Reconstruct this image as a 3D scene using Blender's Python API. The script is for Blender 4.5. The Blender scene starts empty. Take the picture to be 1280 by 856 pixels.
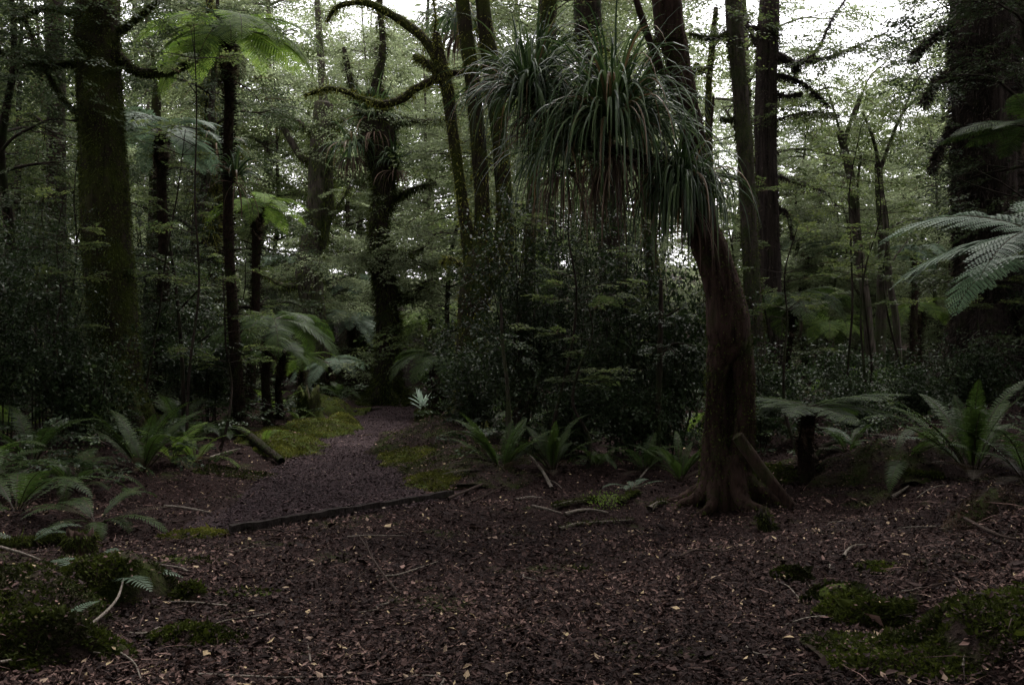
import bpy, math
import numpy as np
from mathutils import Vector

# ---------------------------------------------------------------- camera, sky, sun, exposure
sc = bpy.context.scene
COL = sc.collection
R = math.radians
EYE = 1.6
F = 1280 * 35 / 36.0
cam_d = bpy.data.cameras.new('camera')
cam_d.lens = 35; cam_d.sensor_width = 36; cam_d.clip_start = 0.05; cam_d.clip_end = 3000
cam = bpy.data.objects.new('camera', cam_d); COL.objects.link(cam)
cam.location = (0, 0, EYE); cam.rotation_euler = (R(90), 0, 0)
sc.camera = cam

SUN_EL, SUN_AZ = 64, 18        # azimuth measured from +Y (view direction) towards +X
w = bpy.data.worlds.new('World'); sc.world = w; w.use_nodes = True
nt = w.node_tree; bg = nt.nodes['Background']
sky = nt.nodes.new('ShaderNodeTexSky'); sky.sky_type = 'NISHITA'; sky.sun_disc = False
sky.sun_elevation = R(SUN_EL); sky.sun_rotation = R(SUN_AZ); sky.air_density = 1.0; sky.dust_density = 3.0
hs = nt.nodes.new('ShaderNodeHueSaturation'); hs.inputs['Saturation'].default_value = 0.12
nt.links.new(sky.outputs[0], hs.inputs['Color'])
mx = nt.nodes.new('ShaderNodeMix'); mx.data_type = 'RGBA'; mx.inputs[0].default_value = 0.55
mx.inputs[7].default_value = (11.0, 10.6, 11.2, 1)      # the flat layer of cloud
nt.links.new(hs.outputs[0], mx.inputs[6]); nt.links.new(mx.outputs[2], bg.inputs['Color'])
bg.inputs['Strength'].default_value = 0.15
w.cycles.sampling_method = 'MANUAL'; w.cycles.sample_map_resolution = 256

sl = bpy.data.lights.new('sun', 'SUN'); sl.energy = 1.5; sl.angle = R(14); sl.color = (1.0, 0.97, 0.93)
so = bpy.data.objects.new('sun', sl); COL.objects.link(so)
d = Vector((math.sin(R(SUN_AZ)) * math.cos(R(SUN_EL)), math.cos(R(SUN_AZ)) * math.cos(R(SUN_EL)), math.sin(R(SUN_EL))))
so.rotation_euler = d.to_track_quat('Z', 'Y').to_euler(); so.location = (0, 0, 40)

vs = sc.view_settings
sc.display_settings.display_device = 'sRGB'
vs.view_transform = 'Standard'; vs.look = 'None'; vs.exposure = 1.55; vs.gamma = 1.0; vs.use_curve_mapping = False
sc.render.engine = 'CYCLES'
cy = sc.cycles
cy.use_denoising = True
cy.max_bounces = 5; cy.diffuse_bounces = 3; cy.glossy_bounces = 2; cy.transmission_bounces = 3; cy.transparent_max_bounces = 4
cy.caustics_reflective = False; cy.caustics_refractive = False
cy.sample_clamp_indirect = 4.0

# ---------------------------------------------------------------- numpy mesh helpers
UP = np.array([0., 0., 1.])
def nrm(a):
    a = np.asarray(a, float)
    return a / np.maximum(np.linalg.norm(a, axis=-1, keepdims=True), 1e-9)

class MB:
    """collects quads; every quad has a tint (0..1) and a material slot"""
    def __init__(s): s.v = []; s.f = []; s.t = []; s.m = []; s.n = 0
    def add(s, v, f, tint=0.5, mat=0):
        v = np.asarray(v, float).reshape(-1, 3); f = np.asarray(f, int).reshape(-1, 4)
        s.v.append(v); s.f.append(f + s.n); s.n += len(v)
        s.t.append(np.broadcast_to(np.asarray(tint, float), (len(f),)).copy()); s.m.append(np.full(len(f), mat))
    def leaves(s, P, D, N, L, W, tint, mat=0, fold=0.0):
        """one folded rhombic leaf per row"""
        P = np.asarray(P, float); n = len(P)
        D = nrm(D); S = nrm(np.cross(D, N)); U = np.cross(S, D)
        L = np.broadcast_to(L, (n,))[:, None]; W = np.broadcast_to(W, (n,))[:, None]
        a = P; b = P + D * L * .42 + S * W * .5 + U * W * fold; c = P + D * L - U * L * .12; e = P + D * L * .42 - S * W * .5 + U * W * fold
        v = np.stack([a, b, c, e], 1).reshape(-1, 3)
        s.add(v, np.arange(4 * n).reshape(n, 4), tint, mat)
    def arrays(s): return np.concatenate(s.v), np.concatenate(s.f), np.concatenate(s.t), np.concatenate(s.m)
    def data(s, name, mats, smooth=False):
        v, f, t, m = s.arrays()
        me = bpy.data.meshes.new(name)
        me.vertices.add(len(v)); me.vertices.foreach_set('co', v.astype(np.float32).ravel())
        me.loops.add(len(f) * 4); me.loops.foreach_set('vertex_index', f.astype(np.int32).ravel())
        me.polygons.add(len(f)); me.polygons.foreach_set('loop_start', (np.arange(len(f)) * 4).astype(np.int32))
        me.polygons.foreach_set('material_index', m.astype(np.int32))
        me.polygons.foreach_set('use_smooth', np.full(len(f), bool(smooth)))
        at = me.attributes.new('tint', 'FLOAT', 'FACE'); at.data.foreach_set('value', t.astype(np.float32))
        for q in (mats if isinstance(mats, (list, tuple)) else [mats]): me.materials.append(q)
        me.update(calc_edges=True)
        return me
    def build(s, name, mats, parent=None, smooth=False):
        return link(name, s.data(name, mats, smooth), parent)

def link(name, me, parent=None):
    o = bpy.data.objects.new(name, me); COL.objects.link(o); o.parent = parent
    return o
def tag(o, label=None, cat=None, group=None, kind=None):
    if label: o['label'] = label
    if cat: o['category'] = cat
    if group: o['group'] = group
    if kind: o['kind'] = kind
    return o
def thing(name, label, cat, loc=(0, 0, 0), group=None):
    o = bpy.data.objects.new(name, None); COL.objects.link(o); o.location = loc; o.empty_display_size = .2
    return tag(o, label, cat, group)
def dup(root, loc, rotz=0, scale=1, label=None, group=None):
    r = root.copy(); COL.objects.link(r); r.location = loc; r.rotation_euler = (0, 0, rotz)
    r.scale = (scale,) * 3 if np.isscalar(scale) else scale
    if label: r['label'] = label
    if group: r['group'] = group
    for ch in list(root.children):
        c = ch.copy(); COL.objects.link(c); c.parent = r
        for g in ch.children:
            e = g.copy(); COL.objects.link(e); e.parent = c
    return r

def catmull(pts, per=6):
    p = np.asarray(pts, float)
    p = np.vstack([2 * p[0] - p[1], p, 2 * p[-1] - p[-2]])
    out = []
    for i in range(1, len(p) - 2):
        for k in range(per):
            t = k / per
            out.append(.5 * (2 * p[i] + (p[i + 1] - p[i - 1]) * t + (2 * p[i - 1] - 5 * p[i] + 4 * p[i + 1] - p[i + 2]) * t * t + (3 * p[i] - p[i - 1] - 3 * p[i + 1] + p[i + 2]) * t ** 3))
    out.append(p[-2]); return np.array(out)

def vnoise(P, freq, rs, n=5):
    P = np.asarray(P, float); o = 0
    for k in range(n):
        dv = nrm(rs.normal(size=P.shape[-1])) * freq * (1.0 + .5 * k)
        o = o + np.sin(P @ dv + rs.uniform(0, 6.3)) / (1 + .4 * k)
    return o / n * 1.6

def tube(mb, pts, rad, seg=8, rs=None, rough=0.0, ridges=0, tint=.5, mat=0, per=0, prof=None):
    """tube through pts with radii rad; rough: bark lumps as a share of the radius"""
    pr = np.column_stack([np.asarray(pts, float), np.asarray(rad, float)])
    if per: pr = catmull(pr, per)
    p, r = pr[:, :3], np.maximum(pr[:, 3], 1e-4)
    n = len(p); T = nrm(np.gradient(p, axis=0))
    a = np.array([1., 0, 0]) if abs(T[0][0]) < .8 else np.array([0, 1., 0])
    A = []
    for i in range(n):
        a = nrm(a - T[i] * (a @ T[i])); A.append(a)
    A = np.array(A); B = np.cross(T, A)
    th = np.arange(seg) / seg * 2 * np.pi
    k = np.ones((n, seg))
    if ridges: k += np.cos(th * ridges + 1.3)[None] * .06 + np.cos(th * (ridges * 2 + 1))[None] * .03
    if prof is not None: k = k * prof(np.linspace(0, 1, n)[:, None], th[None])
    D = A[:, None] * np.cos(th)[None, :, None] + B[:, None] * np.sin(th)[None, :, None]
    v = p[:, None] + D * (r[:, None] * k)[..., None]
    if rough and rs is not None:
        s0 = max(r.mean(), .02)
        q = v.reshape(-1, 3) * np.array([1, 1, .3])
        nz = (vnoise(q, 5 / s0 ** .7 * .7, rs, 6) + .6 * vnoise(v.reshape(-1, 3), 2.5 / s0 ** .7, rs, 4)).reshape(n, seg)
        if seg >= 20:
            qf = v.reshape(-1, 3) * np.array([1, 1, .13]); fn = np.abs(vnoise(qf, 34, rs, 5)).reshape(n, seg); f3 = np.abs(vnoise(v.reshape(-1, 3) * np.array([1, 1, .4]), 75, rs, 5)).reshape(n, seg)
            nz = nz - (.022 * np.exp(-fn * 5) + .012 * np.exp(-f3 * 4)) / np.maximum(r[:, None], .1) / rough
        v = p[:, None] + D * (r[:, None] * (k + nz * rough))[..., None]
    idx = np.arange(n * seg).reshape(n, seg); nx = np.roll(idx, -1, 1)
    f = np.stack([idx[:-1], nx[:-1], nx[1:], idx[1:]], -1).reshape(-1, 4)
    mb.add(v, f, tint, mat)
    c0 = v[-1].mean(0)                       # close the tip
    tip = np.vstack([v[-1], c0 + T[-1] * r[-1] * .5 + (v[-1] - c0) * .05])
    f2 = np.stack([np.arange(seg), np.roll(np.arange(seg), -1), np.roll(np.arange(seg), -1) + seg, np.arange(seg) + seg], -1)
    mb.add(tip, f2, tint, mat)
    return p, r

def at(px, py, Y): return np.array([(px - 640) / F * Y, Y, EYE + (428 - py) / F * Y])
def wr(wpx, Y): return wpx / 2 / F * Y

# ---------------------------------------------------------------- materials
def new_mat(name):
    m = bpy.data.materials.new(name); m.use_nodes = True
    t = m.node_tree; b = t.nodes['Principled BSDF']
    return m, t, b
def N(t, kind, **kw):
    n = t.nodes.new(kind)
    for k, v in kw.items():
        if k in n.inputs: n.inputs[k].default_value = v
        else: setattr(n, k, v)
    return n
def ramp(t, src, stops):
    n = t.nodes.new('ShaderNodeValToRGB'); e = n.color_ramp.elements
    while len(e) < len(stops): e.new(.5)
    for x, (p, c) in zip(e, stops): x.position = p; x.color = (*c, 1)
    t.links.new(src, n.inputs[0]); return n
def leaf_mat(name, stops, rough=.45, trans=.3, spec=.4, tcol=1.25, hue=0):
    m, t, b = new_mat(name)
    a = N(t, 'ShaderNodeAttribute', attribute_name='tint')
    r = ramp(t, a.outputs['Fac'], stops)
    oi = N(t, 'ShaderNodeObjectInfo'); mr = N(t, 'ShaderNodeMapRange'); t.links.new(oi.outputs['Random'], mr.inputs[0])
    mr.inputs[3].default_value = .8; mr.inputs[4].default_value = 1.2
    hv = N(t, 'ShaderNodeHueSaturation'); t.links.new(r.outputs[0], hv.inputs['Color']); t.links.new(mr.outputs[0], hv.inputs['Value'])
    t.links.new(hv.outputs[0], b.inputs['Base Color'])
    b.inputs['Roughness'].default_value = rough; b.inputs['Specular IOR Level'].default_value = spec
    tr = N(t, 'ShaderNodeBsdfTranslucent'); g = N(t, 'ShaderNodeHueSaturation'); g.inputs['Value'].default_value = tcol; g.inputs['Saturation'].default_value = 1.1
    t.links.new(hv.outputs[0], g.inputs['Color']); t.links.new(g.outputs[0], tr.inputs['Color'])
    ms = N(t, 'ShaderNodeMixShader'); ms.inputs[0].default_value = trans
    t.links.new(b.outputs[0], ms.inputs[1]); t.links.new(tr.outputs[0], ms.inputs[2])
    t.links.new(ms.outputs[0], t.nodes['Material Output'].inputs['Surface'])
    return m
def bark_mat(name, c1, c2, moss=None, amount=.5, scale=6, stretch=.18, bump=.6):
    m, t, b = new_mat(name)
    g = N(t, 'ShaderNodeNewGeometry'); mp = N(t, 'ShaderNodeMapping'); mp.inputs['Scale'].default_value = (1, 1, stretch)
    t.links.new(g.outputs['Position'], mp.inputs[0])
    n1 = N(t, 'ShaderNodeTexNoise', Scale=scale * 3, Detail=6.0, Roughness=.65); t.links.new(mp.outputs[0], n1.inputs['Vector'])
    r = ramp(t, n1.outputs[0], [(.34, c1), (.52, tuple((a + e) / 2 for a, e in zip(c1, c2))), (.75, c2)])
    last = r.outputs[0]
    if moss:
        n2 = N(t, 'ShaderNodeTexNoise', Scale=scale * .5, Detail=5.0, Roughness=.6); t.links.new(g.outputs['Position'], n2.inputs['Vector'])
        mk = N(t, 'ShaderNodeMapRange'); mk.inputs[1].default_value = 1 - amount - .1 if amount < .9 else .0
        mk.inputs[2].default_value = 1 - amount + .12 if amount < .9 else .1; t.links.new(n2.outputs[0], mk.inputs[0])
        n3 = N(t, 'ShaderNodeTexNoise', Scale=60.0, Detail=3.0); t.links.new(g.outputs['Position'], n3.inputs['Vector'])
        mr = ramp(t, n3.outputs[0], [(.35, tuple(x * .45 for x in moss)), (.7, moss)])
        x = N(t, 'ShaderNodeMix', data_type='RGBA'); t.links.new(mk.outputs[0], x.inputs[0]); t.links.new(last, x.inputs[6]); t.links.new(mr.outputs[0], x.inputs[7])
        last = x.outputs[2]
    t.links.new(last, b.inputs['Base Color']); b.inputs['Roughness'].default_value = .95; b.inputs['Specular IOR Level'].default_value = .06
    bp = N(t, 'ShaderNodeBump', Strength=bump, Distance=.03); t.links.new(n1.outputs[0], bp.inputs['Height']); t.links.new(bp.outputs[0], b.inputs['Normal'])
    return m
def tint_mat(name, stops, rough=.8, spec=.2):
    m, t, b = new_mat(name)
    a = N(t, 'ShaderNodeAttribute', attribute_name='tint'); r = ramp(t, a.outputs['Fac'], stops)
    t.links.new(r.outputs[0], b.inputs['Base Color']); b.inputs['Roughness'].default_value = rough; b.inputs['Specular IOR Level'].default_value = spec
    return m

TW = (.05, .035, .025)
M = dict(
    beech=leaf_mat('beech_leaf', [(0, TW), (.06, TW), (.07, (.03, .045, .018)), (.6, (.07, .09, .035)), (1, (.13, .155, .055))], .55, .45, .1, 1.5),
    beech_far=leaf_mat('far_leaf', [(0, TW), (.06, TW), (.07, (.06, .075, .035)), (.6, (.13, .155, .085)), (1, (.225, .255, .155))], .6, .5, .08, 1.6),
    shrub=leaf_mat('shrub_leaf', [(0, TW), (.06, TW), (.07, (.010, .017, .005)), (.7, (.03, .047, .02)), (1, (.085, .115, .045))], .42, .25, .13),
    podo=leaf_mat('podocarp_needle', [(0, TW), (.06, TW), (.07, (.03, .045, .025)), (1, (.07, .09, .04))], .6, .25, .1),
    fern=leaf_mat('fern_green', [(0, (.05, .035, .02)), (.06, (.06, .05, .02)), (.07, (.05, .09, .02)), (1, (.14, .2, .045))], .55, .5, .1),
    fern_dark=leaf_mat('fern_dark', [(0, (.04, .03, .02)), (.06, (.04, .03, .02)), (.07, (.016, .03, .010)), (1, (.05, .08, .02))], .5, .35, .1),
    fern_silver=leaf_mat('fern_silver', [(0, (.07, .06, .04)), (.06, (.07, .06, .04)), (.07, (.055, .09, .055)), (1, (.12, .165, .105))], .5, .3, .14),
    dead=leaf_mat('dead_frond', [(0, (.03, .02, .015)), (.5, (.08, .052, .038)), (1, (.17, .12, .09))], .8, .15, .2),
    strap=leaf_mat('strap_leaf', [(0, (.16, .11, .06)), (.05, (.16, .11, .06)), (.07, (.016, .03, .011)), (.6, (.05, .085, .033)), (1, (.12, .17, .07))], .38, .25, .24),
    flake=leaf_mat('bark_flake', [(0, (.012, .009, .008)), (.7, (.04, .03, .026)), (1, (.09, .07, .055))], .9, .1, .15),
    moss=leaf_mat('moss', [(0, (.04, .042, .01)), (.5, (.085, .092, .018)), (1, (.21, .21, .05))], .9, .2, .1),
    moss_dark=leaf_mat('moss_dark', [(0, (.016, .018, .006)), (.5, (.036, .046, .010)), (1, (.085, .105, .022))], .9, .2, .1),
    bark_moss=bark_mat('mossy_bark', (.010, .008, .006), (.04, .03, .022), (.045, .056, .012), .5),
    bark_dark=bark_mat('dark_bark', (.008, .006, .005), (.045, .034, .028), (.03, .045, .014), .42),
    bark_red=bark_mat('red_brown_bark', (.016, .010, .008), (.075, .047, .038), (.045, .06, .02), .36, 7, .15, .8),
    bark_grey=bark_mat('grey_bark', (.014, .011, .009), (.085, .07, .058), (.05, .065, .025), .45),
    bark_strip=bark_mat('fibrous_bark', (.012, .009, .008), (.06, .046, .04), (.04, .05, .02), .35, 9, .06, 1.0),
    fern_trunk=bark_mat('fern_trunk', (.008, .006, .005), (.035, .022, .015), (.03, .04, .012), .4, 16, .5, 1.0),
    wood=bark_mat('old_timber', (.015, .012, .011), (.05, .042, .038), (.03, .04, .015), .3, 10, .3, .5),
    stick=bark_mat('pale_stick', (.08, .065, .055), (.3, .26, .22), (.08, .08, .05), .35, 25, .6, .4),
    stickd=bark_mat('dark_stick', (.02, .015, .012), (.09, .065, .055), None, 0, 25, .6, .4),
    litter=tint_mat('leaf_litter', [(0, (.008, .0045, .004)), (.35, (.028, .0168, .015)), (.65, (.085, .05, .043)), (.93, (.24, .148, .125)), (.955, (.32, .23, .17)), (1, (.46, .35, .2))], .75, .08),
    chips=tint_mat('path_gravel', [(0, (.011, .0075, .008)), (.5, (.045, .029, .031)), (.9, (.125, .083, .083)), (1, (.3, .23, .18))], .8, .08),
)

# ---------------------------------------------------------------- ground
RG = np.random.RandomState(5)
GD = [(nrm(RG.normal(size=2)) * f, RG.uniform(0, 6.3), a) for f, a in [(.5, .05), (.9, .05), (1.6, .035), (2.7, .022), (4.4, .02), (7, .014), (11, .010), (17, .006)]]
PATH = np.array([(-2, 1.2, 2.6), (2, .6, 2.5), (5, -.25, 2.2), (7, -.9, 1.7), (8.5, -1.45, 1.15), (11.6, -2.1, .85), (15.1, -2.42, .68), (18, -2.6, .66), (21.6, -2.8, .66), (24.5, -2.75, .7), (27, -2.2, .75), (30, -1.0, .8), (34, 1.0, .8)])   # Y, X, half width
def sstep(a, b, x):
    t = np.clip((x - a) / (b - a), 0, 1); return t * t * (3 - 2 * t)
def pathx(Y): return np.interp(Y, PATH[:, 0], PATH[:, 1]), np.interp(Y, PATH[:, 0], PATH[:, 2])
def ground(X, Y):
    X = np.asarray(X, float); Y = np.asarray(Y, float)
    n = sum(a * np.sin(X * k[0] + Y * k[1] + p) for k, p, a in GD)
    cx, hw = pathx(Y)
    off = sstep(0, .9, np.abs(X - cx) - hw)
    h = n * (.18 + .82 * off)
    edge = 2.1 + .12 * np.sin(Y * 2.3) + sstep(6.2, 7.6, Y) * 1.5
    h = h + .17 * sstep(0, .3, X - edge) * (1 - .6 * sstep(7, 9, Y)) + .1 * np.clip(X - 2.2, 0, 12) + .05 * sstep(0, 2, X - 2.2) * np.sin(X * 4.1 + Y * 1.7) * np.sin(Y * 3.3 - X)
    h = h + .06 * np.clip(-X - 3.4, 0, 12) + .1 * sstep(.0, .7, -X - 2.3) * sstep(7.5, 6, Y)
    h = h + .12 * off * sstep(11, 13, Y) * sstep(30, 22, Y)
    h = h + .02 * np.clip(Y - 30, 0, 200) + .11 * np.clip(np.sqrt(X * X + Y * Y) - 42, 0, 60)
    return h
def gz(x, y): return float(ground(x, y))
def gp(px, py, dz=0):
    """the ground point seen at a pixel of the photograph"""
    Y = 1.6 * F / max(py - 428, 8)
    for _ in range(12):
        X = (px - 640) / F * Y; Y = .5 * Y + .5 * (EYE - gz(X, Y)) * F / max(py - 428, 8)
    X = (px - 640) / F * Y
    return np.array([X, Y, gz(X, Y) + dz])

def axis_coords(lo, hi, step, far):
    c = list(np.arange(lo, hi + step / 2, step)); s = step
    a = c[0]; b = c[-1]; L = []; Rr = []
    while b < far: s *= 1.25; b += s; Rr.append(b)
    s = step
    while a > -far: s *= 1.25; a -= s; L.append(a)
    return np.array(L[::-1] + c + Rr)
gxs = axis_coords(-7, 7, .09, 900); gys = axis_coords(2.0, 24, .11, 900)
GX, GY = np.meshgrid(gxs, gys); GZ = ground(GX, GY)
mb = MB(); ny, nx = GX.shape; I = np.arange(ny * nx).reshape(ny, nx)
mb.add(np.stack([GX, GY, GZ], -1), np.stack([I[:-1, :-1], I[:-1, 1:], I[1:, 1:], I[1:, :-1]], -1))
m, t, b = new_mat('forest_floor')
g = N(t, 'ShaderNodeNewGeometry')
n1 = N(t, 'ShaderNodeTexNoise', Scale=38.0, Detail=6.0, Roughness=.75); t.links.new(g.outputs['Position'], n1.inputs['Vector'])
vo = N(t, 'ShaderNodeTexVoronoi', Scale=55.0); t.links.new(g.outputs['Position'], vo.inputs['Vector'])
r1 = ramp(t, n1.outputs[0], [(.3, (.010, .0055, .005)), (.5, (.02, .012, .011)), (.72, (.075, .047, .041))])
n2 = N(t, 'ShaderNodeTexNoise', Scale=1.1, Detail=7.0, Roughness=.65); t.links.new(g.outputs['Position'], n2.inputs['Vector'])
mk = N(t, 'ShaderNodeMapRange'); mk.inputs[1].default_value = .57; mk.inputs[2].default_value = .66; t.links.new(n2.outputs[0], mk.inputs[0])
mxx = N(t, 'ShaderNodeMix', data_type='RGBA'); t.links.new(mk.outputs[0], mxx.inputs[0]); t.links.new(r1.outputs[0], mxx.inputs[6]); mxx.inputs[7].default_value = (.035, .042, .014, 1)
t.links.new(mxx.outputs[2], b.inputs['Base Color']); b.inputs['Roughness'].default_value = .95; b.inputs['Specular IOR Level'].default_value = .05
ad = N(t, 'ShaderNodeMath', operation='ADD'); t.links.new(n1.outputs[0], ad.inputs[0]); t.links.new(vo.outputs[0], ad.inputs[1])
bp = N(t, 'ShaderNodeBump', Strength=.8, Distance=.02); t.links.new(ad.outputs[0], bp.inputs['Height']); t.links.new(bp.outputs[0], b.inputs['Normal'])
tag(mb.build('ground', m, smooth=True), 'forest floor of dark leaf litter', kind='structure')

# gravelled path beyond the timber edging
m, t, b = new_mat('path_surface')
g = N(t, 'ShaderNodeNewGeometry')
n1 = N(t, 'ShaderNodeTexNoise', Scale=60.0, Detail=5.0, Roughness=.75); t.links.new(g.outputs['Position'], n1.inputs['Vector'])
vo = N(t, 'ShaderNodeTexVoronoi', Scale=70.0); t.links.new(g.outputs['Position'], vo.inputs['Vector'])
r1 = ramp(t, n1.outputs[0], [(.3, (.014, .010, .0105)), (.5, (.042, .028, .029)), (.75, (.09, .062, .062))])
t.links.new(r1.outputs[0], b.inputs['Base Color']); b.inputs['Roughness'].default_value = .9; b.inputs['Specular IOR Level'].default_value = .06
bp = N(t, 'ShaderNodeBump', Strength=.9, Distance=.015); t.links.new(vo.outputs[0], bp.inputs['Height']); t.links.new(bp.outputs[0], b.inputs['Normal'])
mb = MB(); Ys = np.arange(9.3, 33, .12); U = np.linspace(-1, 1, 17)
cx, hw = pathx(Ys); hwl = hw * (1 + .1 * np.sin(Ys * 2.1) + .06 * np.sin(Ys * 5.3)); 
PX = cx[:, None] + U[None] * hwl[:, None]; PY = Ys[:, None] + 0 * PX
PY[:, :] += (U[None] * .95 * hw[:, None] ) * sstep(11.6, 9.3, Ys)[:, None]
PZ = ground(PX, PY) + .004 + .012 * (1 - np.abs(U[None]) ** 2)
I = np.arange(PX.size).reshape(PX.shape)
mb.add(np.stack([PX, PY, PZ], -1), np.stack([I[:-1, :-1], I[:-1, 1:], I[1:, 1:], I[1:, :-1]], -1))
tag(mb.build('path', m, smooth=True), 'narrow gravel path running to the centre tree', kind='structure')

# leaf litter, chips and twigs
rs = np.random.RandomState(11)
def litter(n, ymin, ymax, power, size, asp, zlift, tilt, name, mat, label, keep, tints, spread=.62):
    mb = MB()
    u = rs.uniform(0, 1, n); Y = (ymin ** (1 - power) + u * (ymax ** (1 - power) - ymin ** (1 - power))) ** (1 / (1 - power))
    X = rs.uniform(-1, 1, n) * (spread * Y + 1.2) if spread > .5 else pathx(Y)[0] + rs.uniform(-1.3, 1.3, n)
    k = keep(X, Y) & ((vnoise(np.stack([X, Y], 1), 3.5, rs, 5) + rs.normal(0, .3, n)) > -.75); X, Y = X[k], Y[k]; n = len(X)
    Z = ground(X, Y) + rs.uniform(.002, zlift, n)
    az = rs.uniform(0, 2 * np.pi, n); D = np.stack([np.cos(az), np.sin(az), rs.normal(0, tilt, n)], 1)
    Nn = nrm(np.stack([rs.normal(0, tilt, n), rs.normal(0, tilt, n), np.ones(n)], 1))
    L = size * np.exp(np.clip(rs.normal(0, .5, n), -1.2, .75)); mb.leaves(np.stack([X, Y, Z], 1), D, Nn, L, L * asp * rs.uniform(.6, 1.2, n), tints(n, X, Y), fold=rs.uniform(-.25, .25, (n, 1)))
    return tag(mb.build(name, mat), label, kind='stuff')
def onpath(X, Y):
    cx, hw = pathx(Y); return (np.abs(X - cx) < hw * .98) & (Y > 9.3 + (X + 1.4) * .95)
def mk_t(pale):
    def f(n, X, Y):
        t = rs.beta(1.6, 2.2, n) * .92
        if np.size(X) == n and n > 1: t = np.clip(t * (.95 + .5 * vnoise(np.stack([X, Y], 1), 2.2, rs, 5)), 0, .92)
        s = rs.uniform(0, 1, n) < pale; t[s] = rs.uniform(.94, 1, s.sum()); return t
    return f
o = litter(400000, 3.2, 26, 1.55, .026, .55, .03, .45, 'leaf_litter', M['litter'], 'brown fallen leaves and bark chips covering the forest floor', lambda X, Y: ~onpath(X, Y), mk_t(.03)); o['category'] = 'leaf litter'
o = litter(3500, 3.2, 20, 1.6, .06, .5, .035, .35, 'fallen_leaves', M['litter'], 'larger curled dead leaves lying on the litter', lambda X, Y: X == X, mk_t(.06)); o['category'] = 'leaf litter'
o = litter(130000, 8.4, 30, 1.7, .022, .65, .04, .3, 'path_gravel', M['chips'], 'purplish grey gravel and chips on the path', onpath, mk_t(.008), .3); o['category'] = 'gravel'
mb = MB(); n = 9000                                   # fine twigs
Y = (3.2 ** -.8 + rs.uniform(0, 1, n) * (18 ** -.8 - 3.2 ** -.8)) ** (-1 / .8); X = rs.uniform(-1, 1, n) * (.6 * Y + 1)
k = ~onpath(X, Y) & ((rs.uniform(0, 1, n) < .25) | (np.abs(X - .3) > 2.0)); X, Y = X[k], Y[k]; n = len(X)
az = rs.uniform(0, 6.3, n); mb.leaves(np.stack([X, Y, ground(X, Y) + .015], 1), np.stack([np.cos(az), np.sin(az), rs.normal(0.05, .1, n)], 1), np.stack([rs.normal(0, .5, n), rs.normal(0, .5, n), np.ones(n)], 1), .16 * np.exp(rs.normal(0, .5, n)), .006, rs.uniform(.3, .95, n))
tag(mb.build('twig_litter', M['litter']), 'thin fallen twigs strewn over the leaf litter', 'twigs', kind='stuff')

# ---------------------------------------------------------------- foliage generators
def spray_template(rs, twig=True):
    P, D = [], []
    for k in range(11):
        t = .06 + .9 * k / 10; s = 1 if k % 2 else -1; ln = .42 * (1 - t) + .12; a = s * R(rs.uniform(38, 58))
        m_ = max(2, int(ln / .075))
        for j in range(m_):
            q = (j + .6) / m_ * ln; aa = a + rs.normal(0, .1)
            P.append((t + q * math.cos(a), q * math.sin(a))); ss = 1 if j % 2 else -1
            D.append(aa + ss * R(rs.uniform(20, 55)))
    P.append((1, 0)); D.append(0)
    return np.array(P), np.array(D)
def sprays(mb, pos, dirs, size, rs, leaf=.05, wid=.6, flat=.3, droop=.25, mat=0, tilt=.25, tint=(.07, 1), keep=1.0):
    n = len(pos); tm = [spray_template(rs) for _ in range(5)]
    size = np.broadcast_to(size, (n,)); d0 = nrm(dirs)
    up = nrm(UP + rs.normal(0, tilt, (n, 3))); side = nrm(np.cross(up, d0)); up = np.cross(d0, side)
    which = rs.randint(0, 5, n)
    for w_ in range(5):
        s_ = which == w_
        if not s_.any(): continue
        P, A = tm[w_]; m_ = len(P); ns = s_.sum()
        X = P[None, :, 0, None]; Yy = P[None, :, 1, None]; S = size[s_][:, None, None]
        q = pos[s_][:, None] + S * (d0[s_][:, None] * X + side[s_][:, None] * Yy) - UP * S * droop * (X ** 2 + Yy ** 2) + rs.normal(0, flat * .06, (ns, m_, 3)) * S
        Ld = d0[s_][:, None] * np.cos(A)[None, :, None] + side[s_][:, None] * np.sin(A)[None, :, None] - UP * droop * X + rs.normal(0, .18, (ns, m_, 3))
        Nn = up[s_][:, None] + rs.normal(0, .35, (ns, m_, 3))
        base = rs.uniform(tint[0], tint[1], (ns, 1)); T = np.clip(base * .6 + rs.uniform(tint[0], tint[1], (ns, m_)) * .4, .075, 1)
        kk = (rs.uniform(0, 1, ns * m_) < keep)
        L = leaf * np.exp(rs.normal(0, .22, ns * m_))
        mb.leaves(q.reshape(-1, 3)[kk], Ld.reshape(-1, 3)[kk], Nn.reshape(-1, 3)[kk], L[kk], L[kk] * wid, T.reshape(-1)[kk], mat)
    # twigs: one thin strip each
    mb.leaves(pos - d0 * .05, d0 - UP * droop * .4, up, size * .95, .012, .02, mat)

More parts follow.
